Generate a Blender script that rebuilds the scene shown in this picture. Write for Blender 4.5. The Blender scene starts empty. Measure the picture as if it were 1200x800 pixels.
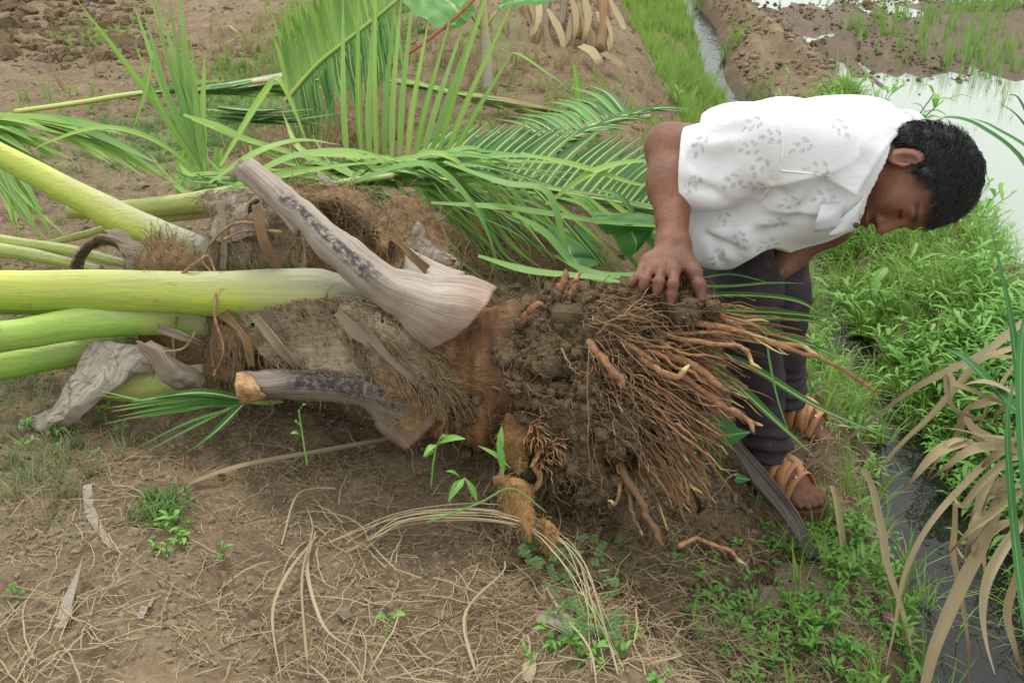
import bpy, math, random
import numpy as np
from mathutils import Vector
R = math.radians
rng = np.random.default_rng(11)
random.seed(5)
sc = bpy.context.scene
col = sc.collection

# ------------------------------------------------------------------ camera
CAMZ, PITCH, FPX = 1.10, R(27.5), 1250.0            # eye height, look-down angle, focal length in photo pixels
cam_d = bpy.data.cameras.new('camera'); cam = bpy.data.objects.new('camera', cam_d); col.objects.link(cam)
cam.location = (0, 0, CAMZ); cam.rotation_euler = (R(90) - PITCH, 0, 0)
cam_d.lens = 36 * FPX / 1200; cam_d.sensor_width = 36; cam_d.clip_start = .05; cam_d.clip_end = 2000
sc.camera = cam
# ------------------------------------------------------------------ light: bright overcast
SUN_EL, SUN_AZ = R(64), R(-8)                       # azimuth from +y towards +x
w = bpy.data.worlds.new('World'); sc.world = w; w.use_nodes = True
nt = w.node_tree; nt.nodes.clear()
out = nt.nodes.new('ShaderNodeOutputWorld'); bg = nt.nodes.new('ShaderNodeBackground'); bg.inputs[1].default_value = .11
sky = nt.nodes.new('ShaderNodeTexSky'); sky.sky_type = 'NISHITA'; sky.sun_disc = False
sky.sun_elevation = SUN_EL; sky.sun_rotation = SUN_AZ; sky.air_density = 1.6; sky.dust_density = 3; sky.ozone_density = 1
mx = nt.nodes.new('ShaderNodeMix'); mx.data_type = 'RGBA'
tc = nt.nodes.new('ShaderNodeTexCoord'); ns = nt.nodes.new('ShaderNodeTexNoise'); ns.inputs['Scale'].default_value = 2.2
ns.inputs['Detail'].default_value = 6
rmp = nt.nodes.new('ShaderNodeMapRange'); rmp.inputs[1].default_value = .25; rmp.inputs[2].default_value = .6; rmp.inputs[3].default_value = .72; rmp.inputs[4].default_value = .97
nt.links.new(tc.outputs['Generated'], ns.inputs['Vector']); nt.links.new(ns.outputs['Fac'], rmp.inputs[0]); nt.links.new(rmp.outputs[0], mx.inputs[0])
nt.links.new(sky.outputs[0], mx.inputs[6]); mx.inputs[7].default_value = (9.6, 9.9, 9.7, 1)
nt.links.new(mx.outputs[2], bg.inputs[0]); nt.links.new(bg.outputs[0], out.inputs[0])
sd = bpy.data.lights.new('sun', 'SUN'); sd.energy = 1.5; sd.angle = R(10); sd.color = (1, .97, .92)
so = bpy.data.objects.new('sun', sd); col.objects.link(so); so.location = (0, 3, 5)
sun_dir = Vector((math.sin(SUN_AZ) * math.cos(SUN_EL), math.cos(SUN_AZ) * math.cos(SUN_EL), math.sin(SUN_EL)))
so.rotation_euler = (-sun_dir).to_track_quat('-Z', 'Y').to_euler()
sc.view_settings.view_transform = 'Standard'; sc.view_settings.look = 'None'; sc.view_settings.gamma = 1
sc.view_settings.exposure = 0.36
sc.cycles.max_bounces = 6; sc.cycles.diffuse_bounces = 3; sc.cycles.transparent_max_bounces = 4
sc.cycles.use_denoising = True

# ------------------------------------------------------------------ helpers
ST, CT = math.sin(PITCH), math.cos(PITCH)
def P(px, py, t):
    """point seen at photo pixel (px, py) at depth t metres along the view axis"""
    u = (np.asarray(px, float) - 600) / FPX; v = (400 - np.asarray(py, float)) / FPX; t = np.asarray(t, float)
    return np.stack(np.broadcast_arrays(t * u, t * (CT + v * ST), CAMZ - t * (ST - v * CT)), -1)
def PL(lst): return np.array([P(*q) for q in lst])
def sstep(a, b, x):
    t = np.clip((x - a) / (b - a), 0, 1); return t * t * (3 - 2 * t)
def hsh(ix, iy, iz, seed):
    h = (ix.astype(np.int64) * 374761393 + iy.astype(np.int64) * 668265263 + iz.astype(np.int64) * 1274126177 + seed * 974711) & 0xFFFFFFFF
    h = ((h ^ (h >> 13)) * 1274126177) & 0xFFFFFFFF
    return ((h ^ (h >> 16)) & 0xFFFF) / 65535.0
def vnoise(p, seed=0):
    p = np.asarray(p, float)
    i = np.floor(p).astype(np.int64); f = p - i; f = f * f * (3 - 2 * f)
    x, y, z = i[..., 0], i[..., 1], i[..., 2]; fx, fy, fz = f[..., 0], f[..., 1], f[..., 2]
    r = 0
    for a in (0, 1):
        for b in (0, 1):
            for c in (0, 1):
                r = r + hsh(x + a, y + b, z + c, seed) * (fx if a else 1 - fx) * (fy if b else 1 - fy) * (fz if c else 1 - fz)
    return r * 2 - 1
def fbm(p, o=4, seed=0, g=.5):
    p = np.asarray(p, float); r = 0; a = 1
    for k in range(o):
        r = r + a * vnoise(p, seed + k); p = p * 2.03 + 7.1; a *= g
    return r
def nrm(v): v = np.asarray(v, float); return v / np.maximum(np.linalg.norm(v, axis=-1, keepdims=True), 1e-9)
def spline(pts, n):
    """Catmull-Rom through pts, n samples"""
    pts = np.asarray(pts, float); m = len(pts)
    if m == 2: s = np.linspace(0, 1, n)[:, None]; return pts[0] * (1 - s) + pts[1] * s
    q = np.vstack([2 * pts[0] - pts[1], pts, 2 * pts[-1] - pts[-2]])
    u = np.linspace(0, m - 1 - 1e-9, n); i = u.astype(int); f = (u - i)[:, None]
    a, b, c, d = q[i], q[i + 1], q[i + 2], q[i + 3]
    return .5 * ((2 * b) + (c - a) * f + (2 * a - 5 * b + 4 * c - d) * f ** 2 + (3 * b - a - 3 * c + d) * f ** 3)

class MB:
    """collects quads / triangles with a per-vertex attribute st = (across, along, random)"""
    def __init__(s): s.v = []; s.q = []; s.t = []; s.st = []; s.n = 0
    def add(s, V, Q=None, T=None, st=None):
        V = np.asarray(V, float).reshape(-1, 3)
        if Q is not None and len(Q): s.q.append(np.asarray(Q, int) + s.n)
        if T is not None and len(T): s.t.append(np.asarray(T, int) + s.n)
        s.v.append(V); s.st.append(np.zeros((len(V), 3)) if st is None else np.broadcast_to(st, (len(V), 3)))
        s.n += len(V); return s
    def mesh(s, name, mat=None, smooth=True):
        me = bpy.data.meshes.new(name)
        V = np.vstack(s.v) if s.v else np.zeros((0, 3))
        Q = np.vstack(s.q) if s.q else np.zeros((0, 4), int); T = np.vstack(s.t) if s.t else np.zeros((0, 3), int)
        me.vertices.add(len(V)); me.vertices.foreach_set('co', V.astype(np.float32).ravel())
        li = np.concatenate([Q.ravel(), T.ravel()]).astype(np.int32)
        me.loops.add(len(li)); me.loops.foreach_set('vertex_index', li)
        me.polygons.add(len(Q) + len(T))
        st_ = np.concatenate([np.arange(len(Q)) * 4, len(Q) * 4 + np.arange(len(T)) * 3]).astype(np.int32)
        me.polygons.foreach_set('loop_start', st_)
        me.update(calc_edges=True)
        me.polygons.foreach_set('use_smooth', np.full(len(me.polygons), smooth, dtype=bool))
        at = me.attributes.new('st', 'FLOAT_VECTOR', 'POINT')
        at.data.foreach_set('vector', np.vstack(s.st).astype(np.float32).ravel())
        if mat: me.materials.append(mat)
        me.validate()
        return me
    def build(s, name, mat, parent=None, smooth=True, **kw):
        o = bpy.data.objects.new(name, s.mesh(name, mat, smooth)); col.objects.link(o)
        if parent is not None: o.parent = parent
        for k, v_ in kw.items(): o[k] = v_
        return o
def rehome(root, p):
    """give a thing built in world coordinates an origin of its own"""
    for ch in root.children:
        ch.location = Vector(ch.location) - Vector(p)
    root.location = p
def empty(name, label, cat, group=None):
    o = bpy.data.objects.new(name, None); col.objects.link(o); o.empty_display_size = .05
    o['label'] = label; o['category'] = cat
    if group: o['group'] = group
    return o
def tag(o, label, cat, group=None):
    o['label'] = label; o['category'] = cat
    if group: o['group'] = group
    return o

def frames(pts, up=(0, 0, 1)):
    t = np.gradient(np.asarray(pts, float), axis=0); t = nrm(t)
    up = np.asarray(up, float)
    s = np.cross(t, np.broadcast_to(up, t.shape)); bad = np.linalg.norm(s, axis=1) < 1e-3
    s[bad] = (1, 0, 0); s = nrm(s)
    for k in range(1, len(s)):
        if np.dot(s[k], s[k - 1]) < 0: s[k] = -s[k]
    n = nrm(np.cross(s, t))
    return t, s, n
def tube(mb, pts, rad, k=6, rnd=0., flat=1., up=(0, 0, 1), cap=True):
    pts = np.asarray(pts, float); n = len(pts); rad = np.broadcast_to(np.asarray(rad, float), (n,))
    t, s, b = frames(pts, up)
    a = np.arange(k) / k * 2 * np.pi
    V = pts[:, None] + rad[:, None, None] * (np.cos(a)[None, :, None] * s[:, None] + flat * np.sin(a)[None, :, None] * b[:, None])
    i = np.arange(n - 1)[:, None] * k; j = np.arange(k)[None]
    Q = np.stack([i + j, i + (j + 1) % k, i + k + (j + 1) % k, i + k + j], -1).reshape(-1, 4)
    st = np.stack(np.broadcast_arrays(.5 + .5 * np.sin(a)[None], np.linspace(0, 1, n)[:, None], rnd), -1).reshape(-1, 3)
    V = V.reshape(-1, 3); T = []
    if cap:
        m = len(V); V = np.vstack([V, pts[0] - t[0] * rad[0] * .3, pts[-1] + t[-1] * rad[-1] * .3]); st = np.vstack([st, [.5, 0, rnd], [.5, 1, rnd]])
        T = [(m, (q + 1) % k, q) for q in range(k)] + [(m + 1, (n - 1) * k + q, (n - 1) * k + (q + 1) % k) for q in range(k)]
    mb.add(V, Q, T, st)
def ribbon(mb, pts, wid, fold=.25, up=(0, 0, 1), rnd=0., twist=0., seg=1):
    """leaf blade: v-folded strip along pts"""
    pts = np.asarray(pts, float); n = len(pts); wid = np.broadcast_to(np.asarray(wid, float), (n,))
    t, s, b = frames(pts, up)
    if np.any(twist):
        tw = np.broadcast_to(np.linspace(0, 1, n) * twist if np.isscalar(twist) else twist, (n,))[:, None]
        s, b = s * np.cos(tw) + b * np.sin(tw), b * np.cos(tw) - s * np.sin(tw)
    x = np.linspace(-1, 1, 2 * seg + 1)
    V = pts[:, None] + .5 * wid[:, None, None] * (x[None, :, None] * s[:, None] + fold * (np.abs(x)[None, :, None]) * b[:, None])
    m = 2 * seg + 1
    i = np.arange(n - 1)[:, None] * m; j = np.arange(m - 1)[None]
    Q = np.stack([i + j, i + j + 1, i + m + j + 1, i + m + j], -1).reshape(-1, 4)
    st = np.stack(np.broadcast_arrays((x * .5 + .5)[None], np.linspace(0, 1, n)[:, None], rnd), -1).reshape(-1, 3)
    mb.add(V.reshape(-1, 3), Q, None, st)
def wprof(n, base=.5, peak=.35, tip=.03):
    s = np.linspace(0, 1, n)
    return np.where(s < peak, base + (1 - base) * sstep(0, peak, s), tip + (1 - tip) * (1 - ((s - peak) / (1 - peak)) ** 1.6))

# ------------------------------------------------------------------ materials
def new_mat(name):
    m = bpy.data.materials.new(name); m.use_nodes = True
    n = m.node_tree; b = n.nodes['Principled BSDF']; return m, n, b
class G:
    def __init__(s, nt): s.nt = nt; s.l = nt.links.new
    def n(s, t, **kw):
        o = s.nt.nodes.new(t)
        for k, v in kw.items():
            if isinstance(k, str) and hasattr(o, k): setattr(o, k, v)
        return o
    def noise(s, scale, detail=4, vec=None, rough=.55, dist=0.):
        o = s.n('ShaderNodeTexNoise'); o.inputs['Scale'].default_value = scale; o.inputs['Detail'].default_value = detail
        o.inputs['Roughness'].default_value = rough; o.inputs['Distortion'].default_value = dist
        if vec is not None: s.l(vec, o.inputs['Vector'])
        return o.outputs['Fac']
    def voro(s, scale, vec=None, out='Distance', feat='F1'):
        o = s.n('ShaderNodeTexVoronoi'); o.feature = feat; o.inputs['Scale'].default_value = scale
        if vec is not None: s.l(vec, o.inputs['Vector'])
        return o.outputs[out]
    def rng(s, v, a, b, c=0., d=1.):
        o = s.n('ShaderNodeMapRange'); s.l(v, o.inputs[0])
        for i, q in enumerate((a, b, c, d)): o.inputs[i + 1].default_value = q
        return o.outputs[0]
    def math(s, op, a, b=0.):
        o = s.n('ShaderNodeMath'); o.operation = op
        for i, q in enumerate((a, b)):
            if isinstance(q, (int, float)): o.inputs[i].default_value = q
            else: s.l(q, o.inputs[i])
        return o.outputs[0]
    def mix(s, f, a, b, mode='MIX'):
        o = s.n('ShaderNodeMix'); o.data_type = 'RGBA'; o.blend_type = mode
        for i, q in ((0, f), (6, a), (7, b)):
            if isinstance(q, (int, float)): o.inputs[i].default_value = q
            elif isinstance(q, tuple): o.inputs[i].default_value = (*q, 1)
            else: s.l(q, o.inputs[i])
        return o.outputs[2]
    def pos(s, scale=None, rot=None):
        o = s.n('ShaderNodeTexCoord').outputs['Object']
        if scale is not None:
            m = s.n('ShaderNodeMapping'); s.l(o, m.inputs[0]); m.inputs['Scale'].default_value = scale
            if rot: m.inputs['Rotation'].default_value = rot
            o = m.outputs[0]
        return o
    def st(s, name='st'):
        a = s.n('ShaderNodeAttribute'); a.attribute_name = name
        x = s.n('ShaderNodeSeparateXYZ'); s.l(a.outputs['Vector'], x.inputs[0]); return x.outputs[0], x.outputs[1], x.outputs[2]
    def vec(s, x, y, z):
        o = s.n('ShaderNodeCombineXYZ')
        for i, q in enumerate((x, y, z)):
            if isinstance(q, (int, float)): o.inputs[i].default_value = q
            else: s.l(q, o.inputs[i])
        return o.outputs[0]
    def bump(s, h, strength=.5, dist=.01, b=None):
        o = s.n('ShaderNodeBump'); o.inputs['Strength'].default_value = strength; o.inputs['Distance'].default_value = dist
        s.l(h, o.inputs['Height'])
        if b is not None: s.l(o.outputs[0], b.inputs['Normal'])
        return o.outputs[0]
def srgb(*c):
    c = [q / 255 for q in c]; return tuple(q / 12.92 if q <= .04045 else ((q + .055) / 1.055) ** 2.4 for q in c)
def leaf_mat(name, c1, c2, mid=None, tipc=None, rough=.45, trans=.35, midw=.06, streak=60, tipat=.8):
    """blade colour runs between c1 and c2 with the random number of the blade; pale midrib; dry tip"""
    m, n, b = new_mat(name); g = G(n); x, y, z = g.st()
    pos = g.pos()
    f = g.math('ADD', g.math('MULTIPLY', z, .75), g.math('MULTIPLY', g.noise(6, 3, pos), .35))
    c = g.mix(f, c1, c2)
    sv = g.vec(g.math('MULTIPLY', x, streak), g.math('MULTIPLY', y, 2.5), g.math('MULTIPLY', z, 40))
    c = g.mix(g.rng(g.noise(1.0, 2, sv), .3, .75, 0, .45), c, g.mix(.5, c1, tuple(q * .45 for q in c1)))
    if tipc: c = g.mix(g.rng(g.math('ADD', y, g.math('MULTIPLY', g.noise(14, 3, pos), .3)), tipat + .1, tipat + .3, 0, 1), c, tipc)
    if mid: c = g.mix(g.rng(g.math('ABSOLUTE', g.math('SUBTRACT', x, .5)), midw * .5, midw, 1, 0), c, mid)
    n.links.new(c, b.inputs['Base Color']); b.inputs['Roughness'].default_value = rough
    b.inputs['Specular IOR Level'].default_value = .35
    if trans:
        tr = g.n('ShaderNodeBsdfTranslucent'); n.links.new(c, tr.inputs[0]); ms = g.n('ShaderNodeMixShader'); ms.inputs[0].default_value = trans
        o = n.nodes['Material Output']; n.links.new(b.outputs[0], ms.inputs[1]); n.links.new(tr.outputs[0], ms.inputs[2]); n.links.new(ms.outputs[0], o.inputs[0])
    g.bump(g.noise(1.0, 2, sv), .25, .002, b)
    return m
# ------------------------------------------------------------------ the ground
CH_WATER, PADDY_WATER = -.50, -.405
def chan_x(y): return 1.04 + .05 * np.maximum(y - 2, 0) + .035 * np.sin(y * 1.7) - .12 * sstep(2.4, 1.4, y)
def bund_x(y): return 1.60 + .02 * (y - 3) + .04 * np.sin(y * 1.1 + 1)
def base_h(x, y):
    p = np.stack([x, y, np.zeros_like(x)], -1)
    cx = chan_x(y); wob = .10 * vnoise(p * 2.1, 3) + .04 * vnoise(p * 6, 4)
    hw = .055 + .03 * vnoise(p * 1.7, 8) + .075 * sstep(2.6, 2.0, y)
    d = x + wob * .5 - cx
    # palm mound -> foot of the bank -> channel -> bund -> paddy
    mound = 0.0 + .05 * fbm(p * .7, 3, 20)
    foot = -.355 + .02 * vnoise(p * 3, 5)
    far = sstep(2.6, 4.2, y)
    s0 = .12 + .38 * far; s1 = .62 + .28 * far
    h = mound + (foot - mound) * sstep(s0, s1, x + wob * .6)
    h = np.where(d > -hw - .25, h + (-.60 - h) * sstep(-hw - .16, -hw + .10, d), h)
    bx = bund_x(y)
    right = -.60 + (.27 + .03 * vnoise(p * 4, 9)) * sstep(hw - .08, hw + .26, d)
    h = np.where(d > 0, right, h)
    db = x + .4 * wob - bx
    h = np.maximum(h, np.where(d > 0, -.27 + .02 * vnoise(p * 5, 10) - 1.7 * np.maximum(np.abs(db) - .04, 0), -9))
    # paddy
    pad = -.415 + .050 * fbm(p * np.array([1.3, 2.2, 1]), 4, 30, .6) + .022 * vnoise(p * 9, 34)
    pad = pad - .085 * np.exp(-(((x - 2.15) / 1.0) ** 2 + ((y - 4.7) / 1.6) ** 2) ** 2) + .05 * np.exp(-(((x - 2.45) / .55) ** 2 + ((y - 7.2) / .8) ** 2))
    pad = pad + (.026 + .085 * vnoise(p * np.array([1.1, 1.9, 1]), 58)) * sstep(6.2, 7.0, y) * sstep(9.2, 7.8, y) - .03 * sstep(8.3, 9, y) + .11 * np.maximum(vnoise(p * np.array([1.2, 3.4, 1]), 59) - .05, 0) * sstep(2.5, 3.1, x)
    h = np.where(db > .0, np.maximum(pad, np.where(db < .12, h, -9)), h)
    # soil spilled under the root ball, small bump rows
    h = h - .085 * np.exp(-(((x - .05) / .5) ** 2 + ((y - 1.55) / .45) ** 2))
    h = h - .05 * np.exp(-(((x - .30) / .17) ** 2 + ((y - 1.78) / .22) ** 2))

    # left path is worn slightly down; low ridge behind
    h = h + .16 * np.exp(-(((x + .1) / .8) ** 2 + ((y - 5.2) / .9) ** 2)) * sstep(.9, .3, x)
    h = h - .04 * np.exp(-(((x + 1.2 - .1 * (y - 3)) / .35) ** 2))
    h = h + .10 * sstep(5.5, 7, y) * sstep(-1.6, -2.4, x)
    return h
def fine_h(x, y):
    p = np.stack([x, y, np.zeros_like(x)], -1)
    am = 1 - .3 * sstep(1.9, 2.3, x)
    r = .018 * fbm(p * 7, 3, 40) + .011 * fbm(p * 26, 3, 44)
    near = sstep(3.4, 2.2, y)
    k = fbm(p * 14, 3, 48)
    r = r + near * (.012 * np.abs(fbm(p * 60, 2, 50)) + .020 * np.maximum(k - .25, 0))
    r = r + sstep(1.85, 2.1, x) * (.022 * fbm(p * 13, 3, 57) + .02 * np.maximum(vnoise(p * 22, 56), 0))
    return r * am * (.6 + .4 * sstep(.2, -.2, x) * 0 + .6 * sstep(-.1, .5, x))
def H(x, y):
    x = np.asarray(x, float); y = np.asarray(y, float); return base_h(x, y) + fine_h(x, y)
def ground_at(px, py, lift=0., t0=.8, t1=14):
    """point of the ground seen at photo pixel (px, py)"""
    t = np.linspace(t0, t1, 1400); q = P(np.full_like(t, px), np.full_like(t, py), t)
    below = q[:, 2] < np.maximum(H(q[:, 0], q[:, 1]), -9)
    i = int(np.argmax(below)) if below.any() else len(t) - 1
    r = q[i].copy(); r[2] += lift; return r
def nonuni(a, b, c, d, fine, coarse):
    mid = np.arange(b, c, fine)
    def grow(x0, x1, s):
        o = []; x = x0; st = fine
        while (x - x1) * s < 0:
            st = min(st * 1.09, max(coarse, abs(x - x0) * .12)); x += s * st; o.append(x)
        return o
    return np.array(grow(b, a, -1)[::-1] + list(mid) + grow(c, d, 1))
gx = nonuni(-400, -1.15, 1.6, 400, .0095, .05); gy = nonuni(-200, 1.15, 3.0, 800, .0095, .03)
GX, GY = np.meshgrid(gx, gy, indexing='ij'); GZ = H(GX, GY)
n0, n1 = GX.shape
ii = (np.arange(n0 - 1)[:, None] * n1 + np.arange(n1 - 1)[None]); Q = np.stack([ii, ii + n1, ii + n1 + 1, ii + 1], -1).reshape(-1, 4)
# st: x = wetness, y = moss / algae green, z = stony sand
wet = np.clip(sstep(CH_WATER + .10, CH_WATER + .0, GZ) * (GX > .5) + sstep(PADDY_WATER + .07, PADDY_WATER + .0, GZ) * (GX > 1.6), 0, 1)
wet = np.maximum(wet, .8 * (GX > 1.85))
dampmound = .55 * sstep(.05, .35, GX) * sstep(3.4, 2.4, GY)
wet = np.maximum(wet, dampmound)
pnz = lambda a, b: vnoise(np.stack([a * 1.5, b * 1.5, 0 * a], -1), 55)
grn = np.exp(-(((GX + .95 - .30 * (GY - 4.5)) / .32) ** 2)) * sstep(3.2, 4, GY) * sstep(8, 6, GY)
grn = np.clip(grn * 1.3 + .5 * np.exp(-(((GX + .2 - .12 * (GY - 4)) / .25) ** 2)) * sstep(3.4, 4.2, GY) * (pnz(GX, GY) > 0) + .5 * sstep(-.9, -1.3, GX) * sstep(2.8, 2.0, GY) , 0, 1)
mat_soil, n_, b_ = new_mat('soil'); g = G(n_); x_, y_, z_ = g.st(); pos = g.pos()
c = g.mix(g.rng(g.noise(2.2, 5, pos), .3, .7), srgb(128, 108, 84), srgb(156, 136, 107))
c = g.mix(g.rng(g.noise(9, 6, pos, .65), .35, .7), c, srgb(106, 91, 73))
c = g.mix(g.rng(g.noise(45, 5, pos, .7), .45, .75, 0, .6), c, srgb(172, 146, 116))
c = g.mix(g.rng(g.noise(150, 3, pos, .7), .5, .8, 0, .5), c, srgb(80, 62, 48))
vor = g.voro(170, pos); c = g.mix(g.rng(g.voro(170, pos, 'Color'), .82, .9, 0, .55), c, srgb(185, 160, 128))
c = g.mix(g.math('MULTIPLY', z_, g.rng(g.noise(24, 5, pos, .65), .3, .55, .1, .95)), c, srgb(110, 140, 76))
c = g.mix(g.rng(x_, .0, 1, 0, .55), c, srgb(66, 52, 42))
n_.links.new(c, b_.inputs['Base Color'])
n_.links.new(g.rng(x_, .4, 1, .95, .45), b_.inputs['Roughness']); b_.inputs['Specular IOR Level'].default_value = .3
hb = g.math('ADD', g.noise(70, 6, pos, .7), g.math('MULTIPLY', g.noise(240, 3, pos, .6), .4))
g.bump(hb, .9, .012, b_)
stv = np.stack([wet, np.zeros_like(wet), grn], -1).reshape(-1, 3)
MB().add(np.stack([GX, GY, GZ], -1).reshape(-1, 3), Q, None, stv).build('ground', mat_soil, kind='structure')

# ------------------------------------------------------------------ water sheets
def water_mat(name, colr, rough, ripple):
    m, n, b = new_mat(name); g = G(n); b.inputs['Base Color'].default_value = (*colr, 1); b.inputs['Roughness'].default_value = rough
    b.inputs['Specular IOR Level'].default_value = .8; b.inputs['IOR'].default_value = 1.33
    p = g.pos(); g.bump(g.math('ADD', g.noise(9, 3, p), g.math('MULTIPLY', g.noise(40, 2, p), .25)), ripple, .01, b)
    return m
wm = water_mat('muddy_water', srgb(158, 166, 154), .05, .10); wm2 = water_mat('dark_ditch_water', srgb(34, 34, 30), .04, .5)  # paddy mud colour lightened, with the sky's reflection painted into it
ys = np.concatenate([np.linspace(-3, 10, 90), [14, 20, 30, 60]])
V = []; 
for y in ys: V += [(chan_x(y) - .62, y, CH_WATER), (chan_x(y) + .48, y, CH_WATER)]
Q = [(2 * k, 2 * k + 1, 2 * k + 3, 2 * k + 2) for k in range(len(ys) - 1)]
MB().add(V, Q).build('ditch_water', wm2, kind='structure')
V = [];
for y in ys: V += [(bund_x(y) + .02, y, PADDY_WATER), (60, y, PADDY_WATER)]
MB().add(V, Q).build('paddy_water', wm, kind='structure')
# ------------------------------------------------------------------ implicit surfaces -> meshes (surface nets)
def rot_to(f, u):
    f = nrm(f); u = np.asarray(u, float); u = nrm(u - f * np.dot(u, f)); return np.stack([np.cross(f, u), f, u])   # rows: right, forward, up
class SDF:
    def __init__(s): s.p = []; s.post = None; s.off = 0.
    def cone(s, a, b, r1, r2, k=.02, op='u'): s.p.append(('c', np.asarray(a, float), np.asarray(b, float), r1, r2, k, op)); return s
    def ball(s, a, r, k=.02, op='u'): return s.cone(a, np.asarray(a, float) + (0, 0, 1e-4), r, r, k, op)
    def ell(s, c, r, M=None, k=.02, op='u'): s.p.append(('e', np.asarray(c, float), np.asarray(r, float), np.eye(3) if M is None else M, 0, k, op)); return s
    def one(s, q, p):
        if q[0] == 'c':
            ab = q[2] - q[1]; t = np.clip(((p - q[1]) @ ab) / (ab @ ab), 0, 1)
            return np.linalg.norm(p - q[1] - t[:, None] * ab, axis=1) - (q[3] + (q[4] - q[3]) * t)
        l = (p - q[1]) @ q[3].T; k0 = np.linalg.norm(l / q[2], axis=1); k1 = np.linalg.norm(l / q[2] ** 2, axis=1)
        return k0 * (k0 - 1) / np.maximum(k1, 1e-6)
    def raw(s, p, idx=None):
        d = None
        for i, q in enumerate(s.p):
            if idx is not None and i not in idx: continue
            e = s.one(q, p); k = q[5]
            if q[6] == 'u':
                if d is None: d = e; continue
                h = np.maximum(k - np.abs(d - e), 0) / k; d = np.minimum(d, e) - h * h * k * .25
            elif d is not None:
                h = np.maximum(k - np.abs(-d - e), 0) / k; d = np.maximum(d, -e) + h * h * k * .25
        return np.full(len(p), 9.) if d is None else d
    def __call__(s, p, idx=None):
        d = s.raw(p, idx) - s.off
        return s.post(p, d) if s.post else d
    def bounds(s, m=.05):
        lo, hi = np.full(3, 9e9), np.full(3, -9e9)
        for q in s.p:
            if q[6] != 'u': continue
            if q[0] == 'c': a = np.minimum(q[1] - q[3], q[2] - q[4]); b = np.maximum(q[1] + q[3], q[2] + q[4])
            else: a = q[1] - max(q[2]); b = q[1] + max(q[2])
            lo = np.minimum(lo, a); hi = np.maximum(hi, b)
        return lo - m - s.off, hi + m + s.off
def mesh_sdf(f, h, margin=.03, B=14, lo=None, hi=None):
    if lo is None: lo, hi = f.bounds()
    nb = np.ceil((hi - lo) / (h * B)).astype(int); rad = h * B * .87
    I = np.stack(np.meshgrid(*[np.arange(n) for n in nb], indexing='ij'), -1).reshape(-1, 3)
    C = lo + (I + .5) * h * B
    D = np.stack([f.one(q, C) for q in f.p], 1); ism = np.array([q[6] == 'u' for q in f.p])
    dm = np.min(np.where(ism, D, 9), 1)
    d0 = f(C)
    keep = (dm - f.off < rad + margin + .01) & (np.abs(d0) < rad * 1.6 + margin)
    NY, NZ = nb[1] * B + 3, nb[2] * B + 3
    key = lambda g: (g[..., 0] * NY + g[..., 1]) * NZ + g[..., 2]
    a = np.arange(B + 2); gx_, gy_, gz_ = np.meshgrid(a, a, a, indexing='ij')
    loc = np.stack([gx_, gy_, gz_], -1)
    cells_k, cells_v, quads = [], [], []
    for ib in np.nonzero(keep)[0]:
        idx = set(np.nonzero(D[ib] < max(dm[ib], 0) + 2.2 * rad + .05)[0].tolist())
        g0 = I[ib] * B; pts = lo + (g0 + loc) * h
        d = f(pts.reshape(-1, 3), idx).reshape(B + 2, B + 2, B + 2)
        if d.min() > 0 or d.max() < 0: continue
        s = d < 0
        # vertices of the cells [0..B]
        c = [s[i:B + 1 + i, j:B + 1 + j, k:B + 1 + k] for i in (0, 1) for j in (0, 1) for k in (0, 1)]
        cnt = sum(q.astype(int) for q in c); act = (cnt > 0) & (cnt < 8)
        ai = np.argwhere(act)
        if len(ai) == 0: continue
        acc = np.zeros((len(ai), 3)); num = np.zeros(len(ai))
        for ax in range(3):
            o1, o2 = [x for x in range(3) if x != ax]
            for u in (0, 1):
                for v in (0, 1):
                    p0 = ai.copy(); p0[:, o1] += u; p0[:, o2] += v; p1 = p0.copy(); p1[:, ax] += 1
                    a0 = d[tuple(p0.T)]; a1 = d[tuple(p1.T)]; cr = (a0 < 0) != (a1 < 0)
                    t = np.where(cr, a0 / np.where(cr, a0 - a1, 1), 0)
                    q = p0.astype(float); q[:, ax] += t; acc += q * cr[:, None]; num += cr
        cells_k.append(key(ai + g0)); cells_v.append(lo + (g0 + acc / num[:, None]) * h)
        for ax in range(3):
            sl = [slice(1, B + 1)] * 3; s0 = s[tuple(sl)]; sl2 = list(sl); sl2[ax] = slice(2, B + 2); s1 = s[tuple(sl2)]
            e = np.argwhere(s0 != s1) + 1
            if len(e) == 0: continue
            sg = s[tuple(e.T)]; o1, o2 = (ax + 1) % 3, (ax + 2) % 3
            E1 = np.zeros(3, int); E1[o1] = 1; E2 = np.zeros(3, int); E2[o2] = 1
            g_ = e + g0; k4 = np.stack([key(g_ - E1 - E2), key(g_ - E2), key(g_), key(g_ - E1)], 1)
            k4[~sg] = k4[~sg][:, ::-1]; quads.append(k4)
    K = np.concatenate(cells_k); V = np.vstack(cells_v); K, u = np.unique(K, return_index=True); V = V[u]
    Q = np.vstack(quads); ix = np.searchsorted(K, Q); ix = np.clip(ix, 0, len(K) - 1); ok = (K[ix] == Q).all(1)
    return V, ix[ok]
def hit(f, px, py, t0=1.0, t1=3.5, n=700):
    """depth at which the view line through a photo pixel meets an implicit surface"""
    t = np.linspace(t0, t1, n); d = f(P(np.full(n, px), np.full(n, py), t)); i = np.argmax(d < 0)
    return float(t[i]) if (d < 0).any() else None
def on(f, px, py, lift=.002, dflt=2.0):
    t = hit(f, px, py); return P(px, py, (t if t else dflt) - lift)
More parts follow.
